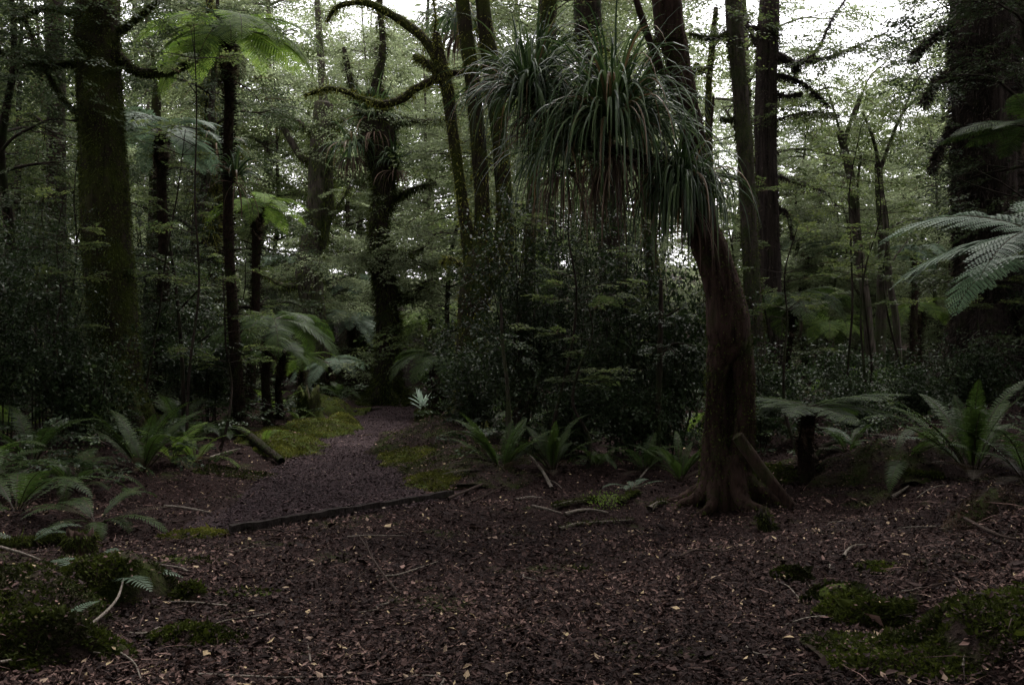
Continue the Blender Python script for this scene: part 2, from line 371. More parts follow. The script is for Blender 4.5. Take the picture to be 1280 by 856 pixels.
def gen_tree(seed, H, r0, crown0, spread, nl, per_limb, spray=.7, leaf=.055, lean=1.5, flat=True, keep=1.0, mats=('bark_dark', 'beech')):
    """trunk + limbs mesh and leaf mesh, at the origin"""
    rs = np.random.RandomState(seed); tb = MB(); lb = MB()
    k = 7; z = np.linspace(-.25, H, k); w_ = np.cumsum(rs.normal(0, lean / k, (k, 2)), 0); w_ -= w_[0]
    p = np.column_stack([w_, z]); r = r0 * (1 - .85 * np.linspace(0, 1, k) ** 1.2); r[0] *= 1.35
    P_, R_ = tube(tb, p, r, 9, rs, .12, per=5)
    pos, dirs = [], []
    for i in range(nl):
        f = crown0 + (1 - crown0) * ((i + rs.uniform(0, 1)) / nl) ** .9; j = int(f * (len(P_) - 1)); b0 = P_[j]; az = i * 2.4 + rs.uniform(-.5, .5)
        L = spread * (1.15 - .75 * ((f - crown0) / (1 - crown0 + 1e-6))) * rs.uniform(.65, 1.15)
        d_ = np.array([math.cos(az), math.sin(az), 0]); sd = np.array([-math.sin(az), math.cos(az), 0])
        bend = rs.normal(0, .22); rise = rs.uniform(.1, .5)
        ts = np.linspace(0, 1, 6); q = b0 + d_ * (L * ts)[:, None] + sd * (bend * L * ts ** 2)[:, None] + UP * (L * (rise * ts - .35 * ts ** 2.2))[:, None] + rs.normal(0, .03 * L, (6, 3)) * ts[:, None]
        rr = max(R_[j] * .45, .02); tube(tb, q, rr * (1 - .88 * ts), 5, rs, .15, per=3)
        for s_ in range(per_limb):
            t_ = rs.uniform(.22, 1.0); b_ = np.array([np.interp(t_, ts, q[:, c]) for c in range(3)])
            sg = rs.choice([-1, 1]); out = rs.uniform(0, 1) ** .7 * .42 * L * (1.15 - t_)
            dd = nrm(d_ * rs.uniform(.4, 1.1) + sd * sg * rs.uniform(.2, 1.0) + UP * rs.normal(.02, .12))
            pos.append(b_ + (d_ * .4 + sd * sg) * out + UP * rs.normal(0, .05 * L)); dirs.append(dd)
        for s_ in range(3):                      # secondary twigs
            t_ = rs.uniform(.3, .8); b_ = np.array([np.interp(t_, ts, q[:, c]) for c in range(3)]); sg = rs.choice([-1, 1])
            e = b_ + (d_ * .5 + sd * sg * .8) * L * .45 + UP * rs.normal(.1, .1) * L * .4
            mid = (b_ + e) / 2 + rs.normal(0, .05 * L, 3); tube(tb, [b_, mid, e], [rr * .35, rr * .22, .004], 4, per=2)
    for k_ in range(70):                        # growth clinging to the trunk
        j = rs.randint(2, int(len(P_) * .75)); a_ = rs.uniform(0, 6.3); o_ = np.array([math.cos(a_), math.sin(a_), 0]); pos.append(P_[j] + o_ * R_[j]); dirs.append(o_ + UP * rs.normal(-.2, .4))
    sprays(lb, np.array(pos), np.array(dirs), np.where(np.arange(len(pos)) < len(pos) - 70, spray, .4) * rs.uniform(.7, 1.25, len(pos)), rs, leaf, keep=keep)
    return tb.data('trunk', M[mats[0]], True), lb.data('crown', M[mats[1]])

def frond_data(L, pinL, npin, npl, arch, elev, mat, seed=0, simple=False, tint=(.1, 1), vee=.15, curl=.25, stalk=.1):
    """a fern frond along +X, arching in the XZ plane"""
    rs = np.random.RandomState(seed); mb = MB()
    n = 14; ang = np.linspace(elev, elev - arch, n) if not simple else elev - arch * np.linspace(0, 1, n) ** 1.4
    st = L / (n - 1); p = np.zeros((n, 3))
    for i in range(1, n):
        a = R((ang[i] + ang[i - 1]) / 2); p[i] = p[i - 1] + np.array([math.cos(a), 0, math.sin(a)]) * st
    p[:, 1] += np.sin(np.linspace(0, 1, n) * 2.2) * L * .04 * rs.choice([-1, 1])
    tube(mb, p, np.linspace(.011 if not simple else .005, .002, n) * (L / 1.6 if not simple else 1), 4, tint=.02)
    T = nrm(np.gradient(p, axis=0)); tt = np.linspace(0, 1, n)
    for i in range(npin):
        t_ = stalk + (1 - stalk) * (i + .5) / npin
        b_ = np.array([np.interp(t_, tt, p[:, c]) for c in range(3)]); d_ = nrm(np.array([np.interp(t_, tt, T[:, c]) for c in range(3)]))
        u = (i + .5) / npin; pl = pinL * (min(1, u / .3) ** .7) * (1 - ((u - .3) / .7) ** 1.9 if u > .3 else 1) * rs.uniform(.9, 1.08) + pinL * .04
        nn = np.cross(d_, np.array([0, 1., 0])); nn = nn if nn[2] > 0 else -nn
        for s in (-1, 1):
            sd = np.array([0, s, 0.]); fw = .35 + .5 * u
            a0 = nrm(sd + d_ * fw + nn * (vee + rs.normal(0, .06)))
            if simple:
                wq = L / npin * .85
                a1 = nrm(a0 - UP * .25); mid = b_ + a0 * pl * .5; e = mid + a1 * pl * .5; sv = nrm(d_)
                v = [b_ - sv * wq * .3, b_ + sv * wq * .45, mid + sv * wq * .5, mid - sv * wq * .38, e + sv * wq * .12, e - sv * .001]
                ti = rs.uniform(*tint); mb.add(v, [[0, 1, 2, 3], [3, 2, 4, 5]], ti)
            else:
                k = max(3, int(npl * pl / pinL)); q = (np.arange(k) + .5) / k
                drp = -UP[None] * (curl * pl * q ** 2)[:, None]
                P = b_ + a0 * (q * pl)[:, None] + drp; dirp = nrm(a0[None] - UP[None] * (2 * curl * q)[:, None])
                sv = nrm(np.cross(dirp, nn)); wl = pl / k * 1.0
                ll = (min(pl * .13, L / npin * .8) * (1 - q ** 2.4) + .012) * (.6 + .4 * np.minimum(1, q * 6))
                base = rs.uniform(*tint)
                for s2 in (-1, 1):
                    dd = nrm(sv * s2 + dirp * .45 - UP * .12 + rs.normal(0, .05, (k, 3)))
                    mb.leaves(P, dd, nn[None] + np.zeros((k, 3)), ll, wl * np.minimum(1, ll / wl + .4), np.clip(base + rs.normal(0, .1, k), .08, 1))
    return mb.data('frond', mat)

def blades(mb, n, origin, rs, L=(.8, 1.4), W=.035, elev=(20, 80), grav=.28, seg=11, az=(0, 360), rad=.12, tint=(.08, 1), rise=0, fold=.3, mat=0):
    az_ = np.radians(rs.uniform(az[0], az[1], n)); el = np.radians(rs.uniform(elev[0], elev[1], n)); Ln = rs.uniform(L[0], L[1], n)
    D = np.stack([np.cos(az_) * np.cos(el), np.sin(az_) * np.cos(el), np.sin(el)], 1)
    P = np.asarray(origin) + np.stack([np.cos(az_), np.sin(az_), 0 * az_], 1) * (rad * rs.uniform(0, 1, n))[:, None] + UP * (rise * rs.uniform(0, 1, n))[:, None]
    S = np.stack([-np.sin(az_), np.cos(az_), 0 * az_], 1); S = nrm(S + rs.normal(0, .25, (n, 3)))
    g = grav * np.exp(rs.normal(0, .42, n)); rows = []
    for i in range(seg + 1):
        t_ = i / seg; wv = W * (min(1, .55 + t_ * 2)) * (1 - t_ ** 3.0) + .002
        Sn = nrm(np.cross(D, np.cross(S, D))); Up = np.cross(Sn, D)
        rows.append(np.stack([P - Sn * wv / 2 + Up * wv * fold, P, P + Sn * wv / 2 + Up * wv * fold], 1))
        D = nrm(D - UP * (g * (.12 + 1.35 * t_))[:, None] + rs.normal(0, .02, (n, 3))); P = P + D * (Ln / seg)[:, None]
    V = np.stack(rows, 1)      # n, seg+1, 3, 3
    I = np.arange(n * (seg + 1) * 3).reshape(n, seg + 1, 3)
    f = np.stack([I[:, :-1, :-1], I[:, :-1, 1:], I[:, 1:, 1:], I[:, 1:, :-1]], -1).reshape(-1, 4)
    tb_ = rs.uniform(tint[0], tint[1], n); tb_[rs.uniform(0, 1, n) < .09] = .02; ti = np.repeat(tb_, seg * 2)
    mb.add(V.reshape(-1, 3), f, ti, mat)

def fuzz(mb, p, r, n, rs, L=.05, W=.012, down=.8, tint=(0, 1), mat=0, side=None, off=.96):
    """short hanging tufts all over a limb"""
    i = rs.uniform(0, len(p) - 1.001, n); j = i.astype(int); fr = (i - j)[:, None]
    P = p[j] * (1 - fr) + p[j + 1] * fr; Rr = r[j] * (1 - fr[:, 0]) + r[j + 1] * fr[:, 0]
    T = nrm(p[j + 1] - p[j]); q = nrm(rs.normal(size=(n, 3))); q = nrm(q - T * (q * T).sum(1, keepdims=True))
    if side is not None: q = nrm(q + np.asarray(side)); q = nrm(q - T * (q * T).sum(1, keepdims=True))
    D = nrm(q * 1.0 - UP * down * rs.uniform(.3, 1.6, n)[:, None] + rs.normal(0, .3, (n, 3)))
    LL = L * np.exp(rs.normal(0, .4, n)); mb.leaves(P + q * (Rr * off)[:, None], D, q + rs.normal(0, .4, (n, 3)), LL, W * rs.uniform(.6, 1.4, n), rs.uniform(tint[0], tint[1], n), mat)

def stem_path(pts, Y, yv=None):
    """pts: (px, py, width px) from the top down; returns bottom-up points and radii"""
    P = []; Rr = []
    for k, q_ in enumerate(pts):
        a, b_, c = q_[:3]; yy = Y + (q_[3] if len(q_) > 3 else 0)
        P.append(at(a, b_, yy)); Rr.append(wr(c, yy))
    return np.array(P[::-1]), np.array(Rr[::-1])
def limb(tb, pts, Y, dy=0, rs=None, seg=7, rough=.16, per=4):
    P = np.array([at(a, b_, Y + dy * k / max(1, len(pts) - 1)) for k, (a, b_, c) in enumerate(pts)]); Rr = [wr(c, Y) for a, b_, c in pts]
    return tube(tb, P, Rr, seg, rs, rough, per=per)
def shift(P, root): return P - np.asarray(root)
class Rooted(MB):
    """an MB whose vertices are stored relative to the thing's base"""
    def __init__(s, root): super().__init__(); s.root = np.asarray(root, float)
    def add(s, v, f, tint=.5, mat=0): super().add(np.asarray(v, float).reshape(-1, 3) - s.root, f, tint, mat)

def high_crown(lb, tb, top, rs, spread, n, H=5, spray=.9, leaf=.075, r=.12):
    """the canopy high above the frame"""
    pos = []; dirs = []
    for i in range(9):
        az = i * 2.4 + rs.uniform(-.4, .4); L = spread * rs.uniform(.7, 1.1); d_ = np.array([math.cos(az), math.sin(az), .35]); b0 = top + UP * (H * i / 9)
        e = b0 + d_ * L * (1 - .5 * i / 9); tube(tb, [b0, (b0 + e) / 2 + UP * .3, e], [r, r * .6, .02], 5, per=3)
        for k in range(n // 9):
            t_ = rs.uniform(.2, 1.05); a2 = rs.uniform(0, 6.3); pos.append(b0 + (e - b0) * t_ + np.array([math.cos(a2), math.sin(a2), rs.normal(0, .35)]) * rs.uniform(.2, 1.6)); dirs.append((math.cos(a2), math.sin(a2), rs.normal(0, .15)))
    sprays(lb, np.array(pos), np.array(dirs), spray * rs.uniform(.7, 1.3, len(pos)), rs, leaf, keep=.85)

# ---------------------------------------------------------------- the trees one can tell apart
def hero(label, stems, Y, mat, limbs=(), crown=None, up=8, moss=None, seed=1, leafy=None, seg=14, rough=.09, ridges=0, name='tree', group=None, flare=1.35, leafmat='beech', prof=None, leaf=.05, roots=0):
    rs = np.random.RandomState(seed)
    s0 = stems[0]; base = at(s0[-1][0], s0[-1][1], Y); z0 = gz(base[0], base[1]); root = np.array([base[0], base[1], z0])
    t_ = thing(name, label, 'tree', root, group)
    tb = Rooted(root); lb = Rooted(root); mbm = Rooted(root); tops = []; used = []
    for i, s_ in enumerate(stems):
        P, Rr = stem_path(s_, Y)
        if i == 0:
            b0 = P[0].copy(); b0[2] = z0 - .35; P = np.vstack([b0, P]); Rr = np.concatenate([[Rr[0] * flare], Rr])
        if s_[0][1] <= 2 and up:
            dr = nrm(P[-1] - P[-2]); dr = nrm(dr + UP * .6); P = np.vstack([P, P[-1] + dr * up * .5, P[-1] + dr * up]); Rr = np.concatenate([Rr, [Rr[-1] * .75, Rr[-1] * .4]]); tops.append(P[-2])
        p, r = tube(tb, P, Rr, seg, rs, rough, ridges, per=7 if seg < 20 else 16, prof=prof if i == 0 else None); used.append((p, r, 1))
    for l_ in limbs:
        p, r = limb(tb, l_, Y, rs.uniform(-.5, .5), rs); used.append((p, r, .6))
    for k_ in range(roots):
        a_ = k_ * 6.283 / roots + rs.uniform(-.3, .3) + .4; o_ = np.array([math.cos(a_), math.sin(a_), 0]); r0 = wr(stems[0][-1][2], Y); q_ = []
        for fr_, hz_ in ((.25, 1.9), (.75, .75), (1.35, .22), (2.0, .02), (2.9, -.12)):
            v_ = root + o_ * r0 * fr_ + np.array([-o_[1], o_[0], 0]) * rs.normal(0, .12) * r0 * fr_; v_[2] = (gz(v_[0], v_[1]) if fr_ > 1 else z0) + hz_ * r0; q_.append(v_)
        p, r = tube(tb, np.array(q_), np.array([.42, .4, .3, .2, .06]) * r0 * rs.uniform(.7, 1.1), 10, rs, .16, per=5); used.append((p, r, .5))
    if moss:
        n, L, mm = moss
        used2 = [(p, r, k) for p, r, k in used]; tot = sum(len(p) * k for p, r, k in used)
        for p, r, k in used: fuzz(mbm, p, r, int(n * len(p) * k / tot), rs, L, .014 if L < .1 else .02)
        mbm.build('moss', M[mm], t_)
    if crown and tops:
        for q in tops[:2]: high_crown(lb, tb, q - root * 0, rs, crown[0], crown[1])
    if leafy:                                   # (limb index, number of sprays, spray size)
        for li, n, sz in leafy:
            p, r, _ = used[len(stems) + li]
            i = (rs.uniform(.15, 1, n) * (len(p) - 1)).astype(int); a = rs.uniform(0, 6.3, n)
            dd = np.stack([np.cos(a), np.sin(a), rs.normal(-.05, .15, n)], 1); off = dd * rs.uniform(0, sz * 1.4, n)[:, None]
            sprays(lb, p[i] + off, dd, sz * rs.uniform(.6, 1.2, n), rs, leaf)
    tb.build('trunk', M[mat], t_, True)
    if lb.v: lb.build('crown', M[leafmat], t_)
    return t_, used

hero('massive dark trunk furred with green moss at the left edge of the forest',
     [[(122, 0, 54), (124, 100, 54), (129, 200, 57), (133, 285, 60), (139, 370, 61), (146, 470, 60), (147, 530, 68), (148, 556, 78)]], 14.5, 'bark_moss',
     limbs=[[(148, 70, 14), (168, 88, 11), (195, 91, 10), (222, 86, 8), (245, 72, 6), (262, 58, 4)], [(100, 78, 8), (70, 82, 6), (40, 78, 5), (15, 68, 4), (-20, 62, 3)], [(105, 150, 7), (75, 120, 5), (50, 70, 4), (30, 20, 3)], [(150, 40, 8), (175, 20, 6), (205, -5, 4)], [(100, 20, 8), (60, 10, 6), (20, 25, 4)]],
     crown=(4.5, 200), moss=(60000, .035, 'moss_dark'), roots=6, seed=3, leafy=[(0, 14, .5), (1, 45, .6), (2, 50, .6), (3, 36, .5), (4, 50, .6)], leafmat='podo', seg=56, rough=.05)

# multi-stemmed tree in the middle with the bare crooked limb
hero('crooked mossy tree of three stems with a bare limb arching left over the path',
     [[(578, 0, 17), (590, 95, 19), (600, 200, 20), (603, 290, 22), (596, 345, 40), (590, 420, 40), (588, 510, 40), (586, 545, 52)],
      [(603, 0, 18), (613, 75, 22), (625, 180, 20), (631, 265, 22), (626, 320, 26), (604, 370, 22)],
      [(545, 42, 9), (551, 82, 17), (560, 118, 15), (568, 180, 14), (578, 250, 14), (586, 310, 18), (592, 350, 20)]], 16.5, 'bark_moss',
     limbs=[[(549, 78, 14), (532, 52, 12), (512, 34, 12), (488, 18, 10), (462, 5, 9), (440, 4, 7), (420, 10, 6), (408, 28, 4)],
            [(552, 98, 12), (540, 84, 11), (528, 76, 10), (518, 71, 9)],
            [(550, 96, 12), (535, 104, 10), (518, 112, 10), (506, 122, 11), (490, 129, 10), (472, 130, 10), (462, 126, 7), (448, 122, 6), (430, 114, 7), (412, 111, 7), (398, 114, 6), (380, 120, 4)],
            [(556, 92, 8), (575, 91, 7), (592, 84, 5), (625, 90, 3)], [(543, 45, 3), (544, 20, 2), (540, -10, 1.5)], [(600, 345, 10), (575, 330, 7), (560, 322, 5), (552, 330, 3)]],
     crown=(4, 110), moss=(14000, .06, 'moss'), roots=5, seed=5)

# the leaning tree that carries the epiphytes
def leanprof(u, th):
    g = np.exp(-(np.abs(u - .262) / .07) ** 4)
    c = np.exp(-((np.angle(np.exp(1j * (th + 1.72)))) / .36) ** 2)
    return 1 - .78 * g * c + .1 * np.cos(5 * th + 9 * u) * np.exp(-(u / .14) ** 2) + .05 * g * np.cos(2 * (th + 1.72 + 1.57))
LA = 0.0
LY = 10.1
import itertools
LA = 1.9
LEAN_MAIN = [(832, 0, 38), (840, 50, 35), (852, 100, 33), (864, 160, 33), (870, 215, 35), (873, 270, 42), (893, 330, 48), (906, 380, 52), (909, 422, 54), (898, 455, 31), (893, 490, 24), (891, 530, 26), (894, 565, 40), (900, 595, 54), (906, 625, 62)]
lean, lean_used = hero('leaning reddish brown trunk with a deep cleft beside the clearing, hung with grass-like epiphytes',
     [LEAN_MAIN, [(900, 370, 30), (918, 410, 38), (926, 450, 31), (931, 490, 27), (931, 530, 28), (927, 565, 34), (920, 600, 40), (916, 628, 48)],
      [(905, 400, 34, .1), (912, 450, 34, .17), (912, 500, 30, .2), (911, 550, 34, .2), (910, 600, 44, .1)]], LY, 'bark_red',
     limbs=[[(878, 275, 30), (838, 222, 24), (790, 196, 20), (735, 180, 16), (690, 158, 13), (660, 122, 9), (650, 90, 5)], [(868, 160, 10), (840, 115, 12), (815, 60, 9), (795, 0, 8), (780, -60, 5)], [(882, 300, 5), (886, 200, 4), (892, 120, 3)],
            [(888, 560, 7), (883, 590, 6), (885, 615, 5), (880, 636, 4)], [(922, 585, 22), (940, 604, 17), (962, 618, 11), (985, 632, 6)], [(893, 590, 16), (880, 615, 12), (872, 636, 7)], [(905, 600, 20), (902, 622, 16), (898, 642, 9)], [(918, 600, 18), (925, 625, 13), (940, 645, 6)]],
     crown=(4.5, 150), moss=(14000, .02, 'moss_dark'), roots=8, seed=9, seg=44, rough=.1, ridges=3, flare=1.1)

hero('thick dark trunk rising behind the middle epiphyte tuft, half buried in the thicket',
     [[(734, 0, 36), (738, 60, 36), (746, 130, 37), (757, 220, 38), (764, 320, 36), (766, 430, 36), (764, 510, 44)]], 16.8, 'bark_dark',
     limbs=[[(748, 140, 7), (770, 100, 5), (790, 70, 3)]], crown=(4, 130), moss=(9000, .04, 'moss_dark'), seed=10, seg=22, rough=.08)
hero('slim straight dark trunk just right of the leaning tree, patched with lichen',
     [[(916, 0, 21), (924, 100, 20), (932, 200, 21), (937, 300, 21), (943, 400, 22), (949, 470, 22), (950, 545, 26)]], 14.5, 'bark_grey',
     limbs=[[(912, 40, 6), (890, 48, 5), (862, 42, 3)], [(932, 130, 5), (915, 150, 4), (900, 148, 3)], [(938, 120, 5), (925, 100, 3)]], crown=(3.5, 110), moss=(9000, .035, 'moss_dark'), seed=12)
hero('tall brown trunk with broken side branches against the white sky',
     [[(962, 0, 26), (959, 60, 27), (957, 120, 28), (957, 200, 29), (961, 300, 28), (963, 400, 30), (964, 520, 34)]], 18, 'bark_strip',
     limbs=[[(968, 68, 9), (985, 76, 10), (996, 84, 7), (994, 92, 3)], [(990, 80, 6), (1010, 74, 4), (1026, 55, 3), (1040, 25, 2.5), (1060, -5, 2)], [(970, 95, 7), (988, 98, 6), (1005, 106, 5), (1020, 118, 4), (1037, 134, 4)],
            [(970, 118, 5), (985, 120, 4), (1003, 117, 4)], [(950, 35, 5), (935, 34, 4), (920, 28, 3)], [(949, 60, 5), (938, 40, 3), (930, 10, 2)], [(969, 220, 4), (1000, 228, 3), (1032, 240, 2)], [(969, 260, 6), (985, 268, 4), (990, 300, 3)],
            [(1008, 76, 3), (1040, 70, 2.5), (1070, 58, 2), (1110, 40, 1.5)], [(970, 150, 3), (1010, 140, 2), (1050, 145, 1.5)]],
     crown=(3.8, 120), moss=(12000, .06, 'flake'), seed=14, leafy=[(1, 60, .5), (8, 70, .55), (6, 40, .5), (7, 40, .45), (9, 50, .5), (4, 36, .5), (2, 24, .4)])

def twin(label, st, lm, Y, seed, leafy, mat='bark_grey', **kw):
    return hero(label, [st], Y, mat, limbs=lm, seed=seed, leafy=leafy, seg=9, up=0, **kw)
twin('slender forked sapling in front of the bright sky gap, nearer the tall brown trunk',
     [(1050, 165, 9), (1062, 215, 11), (1068, 270, 11), (1076, 330, 12), (1084, 390, 12), (1090, 470, 16)],
     [[(1054, 180, 6), (1064, 150, 5), (1075, 120, 4)], [(1063, 225, 5), (1058, 205, 4), (1050, 190, 3)], [(1076, 320, 5), (1072, 240, 4), (1076, 195, 3)], [(1060, 200, 4), (1040, 130, 3), (1030, 105, 2)], [(1068, 150, 3), (1085, 100, 2), (1110, 75, 1.5)]], 21, 21, [(0, 55, .6), (3, 60, .6), (4, 70, .6), (2, 40, .6)])
twin('slender forked sapling with three upright leafy branches, nearer the huge trunk',
     [(1098, 205, 9), (1100, 250, 11), (1104, 310, 12), (1102, 370, 13), (1100, 470, 16)],
     [[(1099, 210, 6), (1092, 175, 4), (1078, 140, 3)], [(1099, 215, 6), (1112, 180, 5), (1128, 142, 4), (1150, 120, 2)], [(1100, 290, 3), (1135, 275, 2.5), (1165, 272, 2)], [(1128, 140, 3), (1150, 95, 2), (1175, 80, 1.5)]], 21.5, 22, [(0, 60, .6), (1, 70, .6), (2, 60, .6), (3, 70, .6)])
twin('thin dark stem leaning behind the forked saplings', [(1105, 250, 5), (1112, 350, 8), (1120, 400, 9), (1124, 470, 10)], [[(1112, 330, 3), (1135, 300, 2)]], 19, 23, [(0, 16, .4)])

hero('huge dark trunk of ragged fibrous bark at the right edge of the view',
     [[(1232, 0, 82), (1231, 100, 80), (1233, 200, 82), (1236, 290, 80), (1238, 380, 84), (1238, 450, 96), (1240, 525, 124)]], 16.5, 'bark_strip',
     limbs=[[(1200, 30, 10), (1175, 40, 6), (1150, 60, 4), (1140, 75, 2)], [(1200, 150, 8), (1180, 175, 5), (1165, 215, 3)], [(1265, 100, 9), (1290, 90, 6), (1320, 95, 4)], [(1200, 90, 8), (1172, 100, 5), (1155, 130, 3)], [(1262, 180, 8), (1285, 190, 5), (1310, 230, 3)], [(1198, 270, 4), (1200, 330, 3), (1208, 380, 3)]],
     crown=(5, 200), moss=(42000, .1, 'flake'), roots=6, seed=16, leafy=[(0, 26, .45), (1, 26, .45), (2, 50, .6), (3, 24, .45), (4, 40, .5)], leafmat='podo', seg=64, rough=.05, ridges=5)

# centre tree at the end of the path
hero('gnarled tree with flaring roots standing where the path ends, leaves sprouting all over it',
     [[(470, 112, 20), (471, 150, 40), (478, 200, 38), (480, 240, 27), (473, 280, 24), (474, 320, 24), (482, 360, 28), (485, 400, 29), (484, 440, 30), (484, 475, 33), (484, 495, 40)]], 25.5, 'bark_dark',
     limbs=[[(474, 485, 14), (465, 498, 8), (455, 507, 5)], [(478, 160, 12), (500, 150, 8), (530, 152, 6), (560, 150, 4)], [(490, 370, 12), (505, 372, 10), (520, 368, 9), (532, 352, 6)], [(484, 262, 7), (500, 245, 5), (515, 236, 4), (545, 228, 3)],
            [(478, 300, 8), (505, 318, 5), (530, 310, 3)], [(462, 170, 14), (452, 140, 10), (440, 110, 8), (430, 60, 6)], [(470, 110, 14), (478, 60, 9), (474, 0, 8), (470, -60, 5)], [(474, 335, 10), (455, 320, 5), (420, 318, 3)], [(480, 335, 8), (510, 325, 4), (545, 335, 3)]],
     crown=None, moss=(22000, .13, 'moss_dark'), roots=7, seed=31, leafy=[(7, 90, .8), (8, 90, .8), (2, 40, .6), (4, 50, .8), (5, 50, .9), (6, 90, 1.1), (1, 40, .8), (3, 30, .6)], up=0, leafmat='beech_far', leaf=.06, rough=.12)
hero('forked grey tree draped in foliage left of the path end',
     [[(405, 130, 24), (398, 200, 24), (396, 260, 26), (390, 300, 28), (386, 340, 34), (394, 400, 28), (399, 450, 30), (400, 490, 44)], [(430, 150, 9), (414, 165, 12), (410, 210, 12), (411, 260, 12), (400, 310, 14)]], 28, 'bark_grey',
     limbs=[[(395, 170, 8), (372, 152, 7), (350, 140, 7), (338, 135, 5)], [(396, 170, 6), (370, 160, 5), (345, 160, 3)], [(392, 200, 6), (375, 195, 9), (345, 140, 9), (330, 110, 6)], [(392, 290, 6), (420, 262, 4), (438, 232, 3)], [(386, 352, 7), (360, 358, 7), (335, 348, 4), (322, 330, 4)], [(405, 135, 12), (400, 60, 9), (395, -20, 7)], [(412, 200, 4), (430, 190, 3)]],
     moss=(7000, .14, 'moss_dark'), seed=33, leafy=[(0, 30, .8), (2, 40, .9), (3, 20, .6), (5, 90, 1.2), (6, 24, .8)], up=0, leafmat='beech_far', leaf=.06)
hero('dark trunk hung with pale moss strands left of the path', [[(262, 150, 18), (262, 230, 24), (262, 300, 28), (266, 390, 30), (268, 500, 36)]], 23, 'bark_dark',
     limbs=[[(268, 240, 6), (285, 215, 4), (300, 180, 3)], [(262, 150, 12), (258, 80, 9), (262, 0, 8)]], moss=(9000, .2, 'moss'), seed=35, leafy=[(0, 20, .7), (1, 90, 1.1)], up=0, leafmat='beech_far')
hero('dark trunk half hidden in foliage left of the massive mossy trunk', [[(66, 0, 22), (70, 120, 22), (70, 240, 24), (70, 360, 26), (72, 520, 32)]], 19, 'bark_dark', limbs=[[(68, 180, 6), (50, 150, 4), (30, 140, 3)], [(72, 345, 10), (60, 375, 7), (50, 400, 5)]], crown=(3.5, 100), seed=36, moss=(3000, .06, 'moss_dark'), leafy=[(0, 34, .7)])
hero('thin pale-tipped trunk left of the trunk hung with moss', [[(196, 110, 9), (195, 145, 12), (192, 260, 13), (187, 370, 14), (186, 520, 18)]], 22.5, 'bark_moss', limbs=[[(193, 330, 3), (212, 318, 3), (250, 314, 2)], [(196, 115, 6), (190, 60, 4)]], seed=37, up=0, leafy=[(1, 40, .8)])
hero('mossy pair of upright stems behind the upper epiphyte clump', [[(683, 0, 13), (676, 60, 13), (672, 120, 14), (668, 200, 14), (662, 300, 16), (655, 400, 16), (650, 540, 22)], [(692, 0, 8), (684, 40, 8), (678, 80, 8)]], 15, 'bark_moss', crown=(3, 80), seed=38, moss=(3500, .05, 'moss'))
hero('crooked mossy trunk with a bent branch between the leaning stems', [[(820, 60, 10), (812, 100, 16), (800, 150, 20), (806, 200, 16), (812, 300, 18), (822, 400, 20), (826, 540, 24)]], 14.8, 'bark_moss', limbs=[[(798, 120, 6), (780, 90, 7), (765, 70, 7), (752, 60, 6)], [(812, 90, 8), (822, 40, 7), (838, -20, 6)]], seed=39, moss=(3000, .05, 'moss'), up=0, leafy=[(1, 60, .9)])
hero('thin gnarled mossy stem left of the slim straight trunk', [[(895, 10, 6), (890, 60, 8), (886, 110, 8), (886, 165, 9), (890, 300, 10), (893, 520, 14)]], 19.5, 'bark_moss', limbs=[[(888, 80, 5), (878, 90, 8), (870, 80, 5), (866, 100, 5)], [(890, 60, 4), (902, 48, 4), (915, 45, 3)]], seed=40, up=0, moss=(1600, .07, 'moss'), leafy=[(0, 24, .6), (1, 30, .8)])
hero('thin straight sapling standing in the dark shrubs', [[(826, 350, 5), (826, 400, 6), (824, 470, 8), (822, 560, 9)]], 12.5, 'bark_dark', limbs=[[(825, 400, 3), (850, 385, 2)], [(824, 450, 3), (840, 430, 3), (870, 432, 2)]], seed=41, up=0, leafy=[(0, 8, .3), (1, 12, .35)], leafmat='shrub', leaf=.035)
hero('thin pale pole of a sapling at the left end of the dark shrubs', [[(626, 380, 3), (628, 430, 4), (634, 480, 5), (636, 530, 6)]], 12.5, 'bark_grey', limbs=[[(628, 430, 2), (615, 415, 2)]], seed=42, up=0, leafy=[(0, 10, .3)], leafmat='shrub', leaf=.035)
hero('thin dark sapling with fine twigs left of the slim tree fern', [[(212, 300, 3), (222, 380, 4), (228, 460, 5), (230, 540, 6)]], 15.5, 'bark_dark', limbs=[[(213, 330, 3), (190, 320, 2)], [(222, 390, 3), (250, 360, 2)], [(228, 440, 3), (260, 420, 2)]], seed=43, up=0, leafy=[(0, 20, .45), (1, 26, .45), (2, 26, .45)], leafmat='shrub', leaf=.04)

